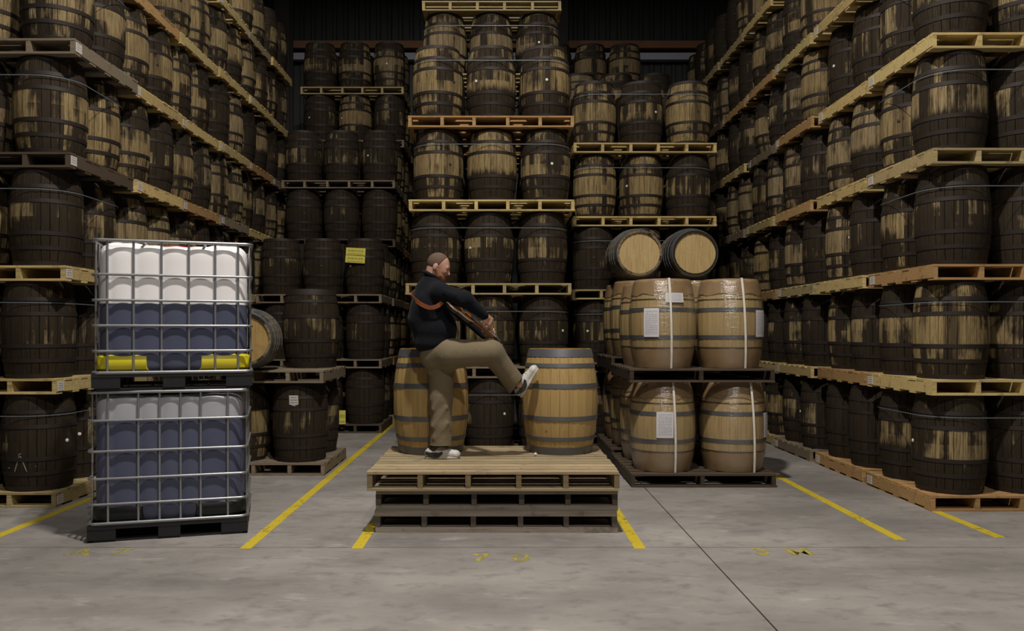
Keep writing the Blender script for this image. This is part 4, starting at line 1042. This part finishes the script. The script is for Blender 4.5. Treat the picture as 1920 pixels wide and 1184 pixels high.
    def stripe():
        b = MB(); w = []
        for sgn in (-1, 1):
            pts = [(-.095, .058, .012), (-.06, .045, .018), (-.02, .036, .024), (.02, .038, .020), (.055, .058, .012)]
            vs = []
            for x, z, hw in pts:
                for k in (-1, 1): vs.append((x, sgn*(.053 if x > -.08 else .040), z+k*hw))
            for x, z, hw in pts:
                for k in (-1, 1): vs.append((x, sgn*(.036 if x > -.08 else .026), z+k*hw))
            n = len(pts); fs = []
            for i in range(n-1):
                a_ = 2*i; fs += [(a_, a_+1, a_+3, a_+2), (2*n+a_, 2*n+a_+2, 2*n+a_+3, 2*n+a_+1), (a_, a_+2, 2*n+a_+2, 2*n+a_), (a_+1, 2*n+a_+1, 2*n+a_+3, a_+3)]
            fs += [(0, 2*n, 2*n+1, 1), (2*n-2, 2*n-1, 4*n-1, 4*n-2)]
            bb = MB(); bb.add(vs, fs); w.append(bb.mesh('side_stripe', M['shoe_dark']))
        return w
    stm = stripe(); M['lace'] = plain('grey_lace', (.16, .16, .16), .8)
    b = MB(); b.box((0, 0, 0), (.009, .056, .006)); lace = b.mesh('lace', M['lace'])
    for (o_, ry, rz) in ((p(824, 860, 7.0), 0.0, 0.06), (p(989, 728, 7.135), -math.radians(60), 0.0)):
        if ry == 0: o_[2] = 0.5005; o_[0] = (818-VPX)*7.0/F_PX
        sh = put('shoe', None, root, tuple(o_-MAN), (0, ry, rz))
        put('upper', um, sh); put('sole', som, sh); put('ankle_sock', sock, sh)
        for m in stm: put('side_stripe', m, sh)
        for i in range(4): put('lace', lace, sh, (.030+.024*i, 0, .1195-.0125*i), (0, .5, 0))
    return dict(wrR=wrR, wrL=wrL)

def trousers_mesh(T_, zcut):
    """open the standing leg's hem flat at the cuff"""
    v, f = T_
    v = v.copy(); leg = (v[:, 0] < -0.35) & (v[:, 2] < zcut)
    v[leg, 2] = zcut+(v[leg, 2]-zcut)*0.04
    for _ in range(1):
        acc = np.zeros_like(v); cnt = np.zeros(len(v))
        for a in range(4):
            for b in (1, 3): np.add.at(acc, f[:, a], v[f[:, (a+b) % 4]]); np.add.at(cnt, f[:, a], 1)
        v = 0.5*v+0.5*acc/np.maximum(cnt, 1)[:, None]
    v = v-MAN; me = bpy.data.meshes.new('trousers'); me.from_pydata(v.tolist(), [], f.tolist()); me.materials.append(M['khaki'])
    me.polygons.foreach_set('use_smooth', [True]*len(me.polygons)); me.update(); return me
person()

def guitar():
    M['g_dark'] = plain('dark_lacquer', (0.012, 0.010, 0.011), 0.25, 0, 0.1)
    M['g_top'] = plain('amber_lacquer', (0.42, 0.13, 0.025), 0.25, 0, 0.3, 8)
    M['g_bind'] = plain('cream_binding', (0.60, 0.50, 0.34), 0.4, 0, 0.05)
    M['g_neck'] = plain('orange_brown_neck', (0.30, 0.11, 0.03), 0.35, 0, 0.2)
    M['g_metal'] = plain('bright_metal', (0.75, 0.73, 0.70), 0.25, 0.9, 0.05)
    M['leather'] = plain('orange_leather', (0.26, 0.07, 0.022), 0.55, 0, 0.2)
    n = Vector((.76, .20, -.62)).normalized(); m = Vector((.58, -.20, .77)); m = (m-n*m.dot(n)).normalized(); w = m.cross(n)
    c = P(862, 579, 6.90)
    o = thing('electric_guitar', 'dark electric guitar with cream edging, slung before the man and pointing down', 'guitar', tuple(c))
    o.rotation_euler = Matrix((n, w, m)).transposed().to_euler()
    # body outline, single cutaway
    ol = []
    for k in range(48):
        a = 2*PI*k/48; x = .17*math.cos(a); y = (.145 if x < -.02 else .125)*math.sin(a)
        y *= 1-0.22*math.exp(-((x-.015)/.055)**2)
        if x > .09 and y > 0: x -= .045*math.exp(-((y-.07)/.03)**2)
        ol.append((x, y))
    def slab(z0, z1, sc, mat, name):
        b = MB(); k = len(ol); b.add([(x*sc, y*sc, z) for z in (z0, z1) for x, y in ol], [tuple(reversed(range(k))), tuple(range(k, 2*k))]+[(i, (i+1) % k, k+(i+1) % k, k+i) for i in range(k)])
        return b.mesh(name, mat, 40)
    put('guitar_body', slab(-.036, -.010, 1.0, M['g_dark'], 'guitar_body'), o)
    put('binding', slab(-.010, 0.0, 1.012, M['g_bind'], 'binding'), o)
    put('top', slab(0.0, .004, .975, M['g_top'], 'top'), o)
    b = MB(); b.tube([(.12, 0, -.008), (.20, 0, -.006), (.395, 0, -.004)], [.022, .020, .019], 10); put('neck', b.mesh('neck', M['g_neck'], 50), o)
    b = MB(); b.box((.26, 0, .014), (.28, .046, .006)); fb = put('fretboard', b.mesh('fretboard', M['g_dark']), o)
    b = MB(); b.box((0, 0, 0), (.28, .003, .008)); bm_ = b.mesh('edge_binding', M['g_bind'])
    for y in (-.0245, .0245): put('edge_binding', bm_, fb, (.26, y, .014))
    b = MB(); hp = [(.39, -.022), (.41, -.036), (.52, -.042), (.545, -.02), (.535, 0), (.545, .02), (.52, .042), (.41, .036), (.39, .022)]
    k = len(hp); b.add([(x, y, z-.0-(x-.39)*.2) for z in (-.009, .007) for x, y in hp], [tuple(reversed(range(k))), tuple(range(k, 2*k))]+[(i, (i+1) % k, k+(i+1) % k, k+i) for i in range(k)])
    hd = put('headstock', b.mesh('headstock', M['g_dark']), o)
    b = MB(); b.lathe([(.004, -.012), (.004, .006), (.009, .008), (.009, .018), (.005, .021)], 8, None, True, True); pg = b.mesh('tuning_peg', M['g_metal'], 40)
    for i in range(3):
        for s_ in (-1, 1): put('tuning_peg', pg, hd, (.43+.037*i, s_*.044, -.012-.006*i), (-s_*PI/2, 0, 0))
    for x in (-.06, .04): put('pickup', box_mesh((.034, .07, .012), M['g_metal']), o, (x, 0, .009))
    b = MB(); b.box((-.11, 0, .012), (.014, .075, .012)); put('bridge', b.mesh('bridge', M['g_metal']), o)
    b = MB(); b.tube([(-.11, 0, .02), (.395, 0, .019), (.46, 0, .0)], .0008, 4); sm = b.mesh('guitar_string', M['g_metal'])
    for i in range(6): put('guitar_string', sm, o, (0, (i-2.5)*.0075, 0))
    b = MB(); b.lathe([(.011, 0), (.011, .016), (.009, .018)], 10, None, True, True); kb = b.mesh('control_knob', M['g_dark'], 40)
    for x, y in ((-.10, -.085), (-.055, -.10)): put('control_knob', kb, o, (x, y, .004))
    # leather strap round the man's back
    path = [(834, 560, 6.83), (822, 573, 6.795), (806, 577, 6.79), (790, 571, 6.815), (778, 562, 6.90), (772, 555, 7.0), (777, 548, 7.11), (790, 542, 7.19), (808, 545, 7.215), (824, 555, 7.21)]
    raw = [P(*q) for q in path]; pts = []
    for i in range(len(raw)-1):
        p0, p1, p2, p3 = raw[max(i-1, 0)], raw[i], raw[i+1], raw[min(i+2, len(raw)-1)]
        for u in (0, .25, .5, .75): pts.append(.5*((2*p1)+(p2-p0)*u+(2*p0-5*p1+4*p2-p3)*u*u+(3*p1-p0-3*p2+p3)*u**3))
    pts.append(raw[-1]); b = MB(); vs = []; cen = P(808, 560, 7.0); k = len(pts)
    for i, q in enumerate(pts):
        t = (pts[min(i+1, k-1)]-pts[max(i-1, 0)]).normalized(); out = (q-cen); out.z *= .4; out = (out-t*out.dot(t)).normalized(); up = t.cross(out).normalized()
        for a, e in ((-.018, .0), (.018, .0), (.018, .004), (-.018, .004)): vs.append(q+up*a+out*(e+.001)-c)
    fs = [(i*4+j, i*4+(j+1) % 4, (i+1)*4+(j+1) % 4, (i+1)*4+j) for i in range(k-1) for j in range(4)]+[(0, 1, 2, 3), tuple((k-1)*4+j for j in (3, 2, 1, 0))]
    b.add(vs, fs); st = put('shoulder_strap', b.mesh('shoulder_strap', M['leather'], 60), o)
    st.rotation_euler = o.rotation_euler.to_matrix().inverted().to_euler(); st['label'] = 'orange leather strap across the man\'s back'
guitar()
print('casks', N_CASK[0], 'hidden', len(HIDDEN), 'objects', len(bpy.data.objects))
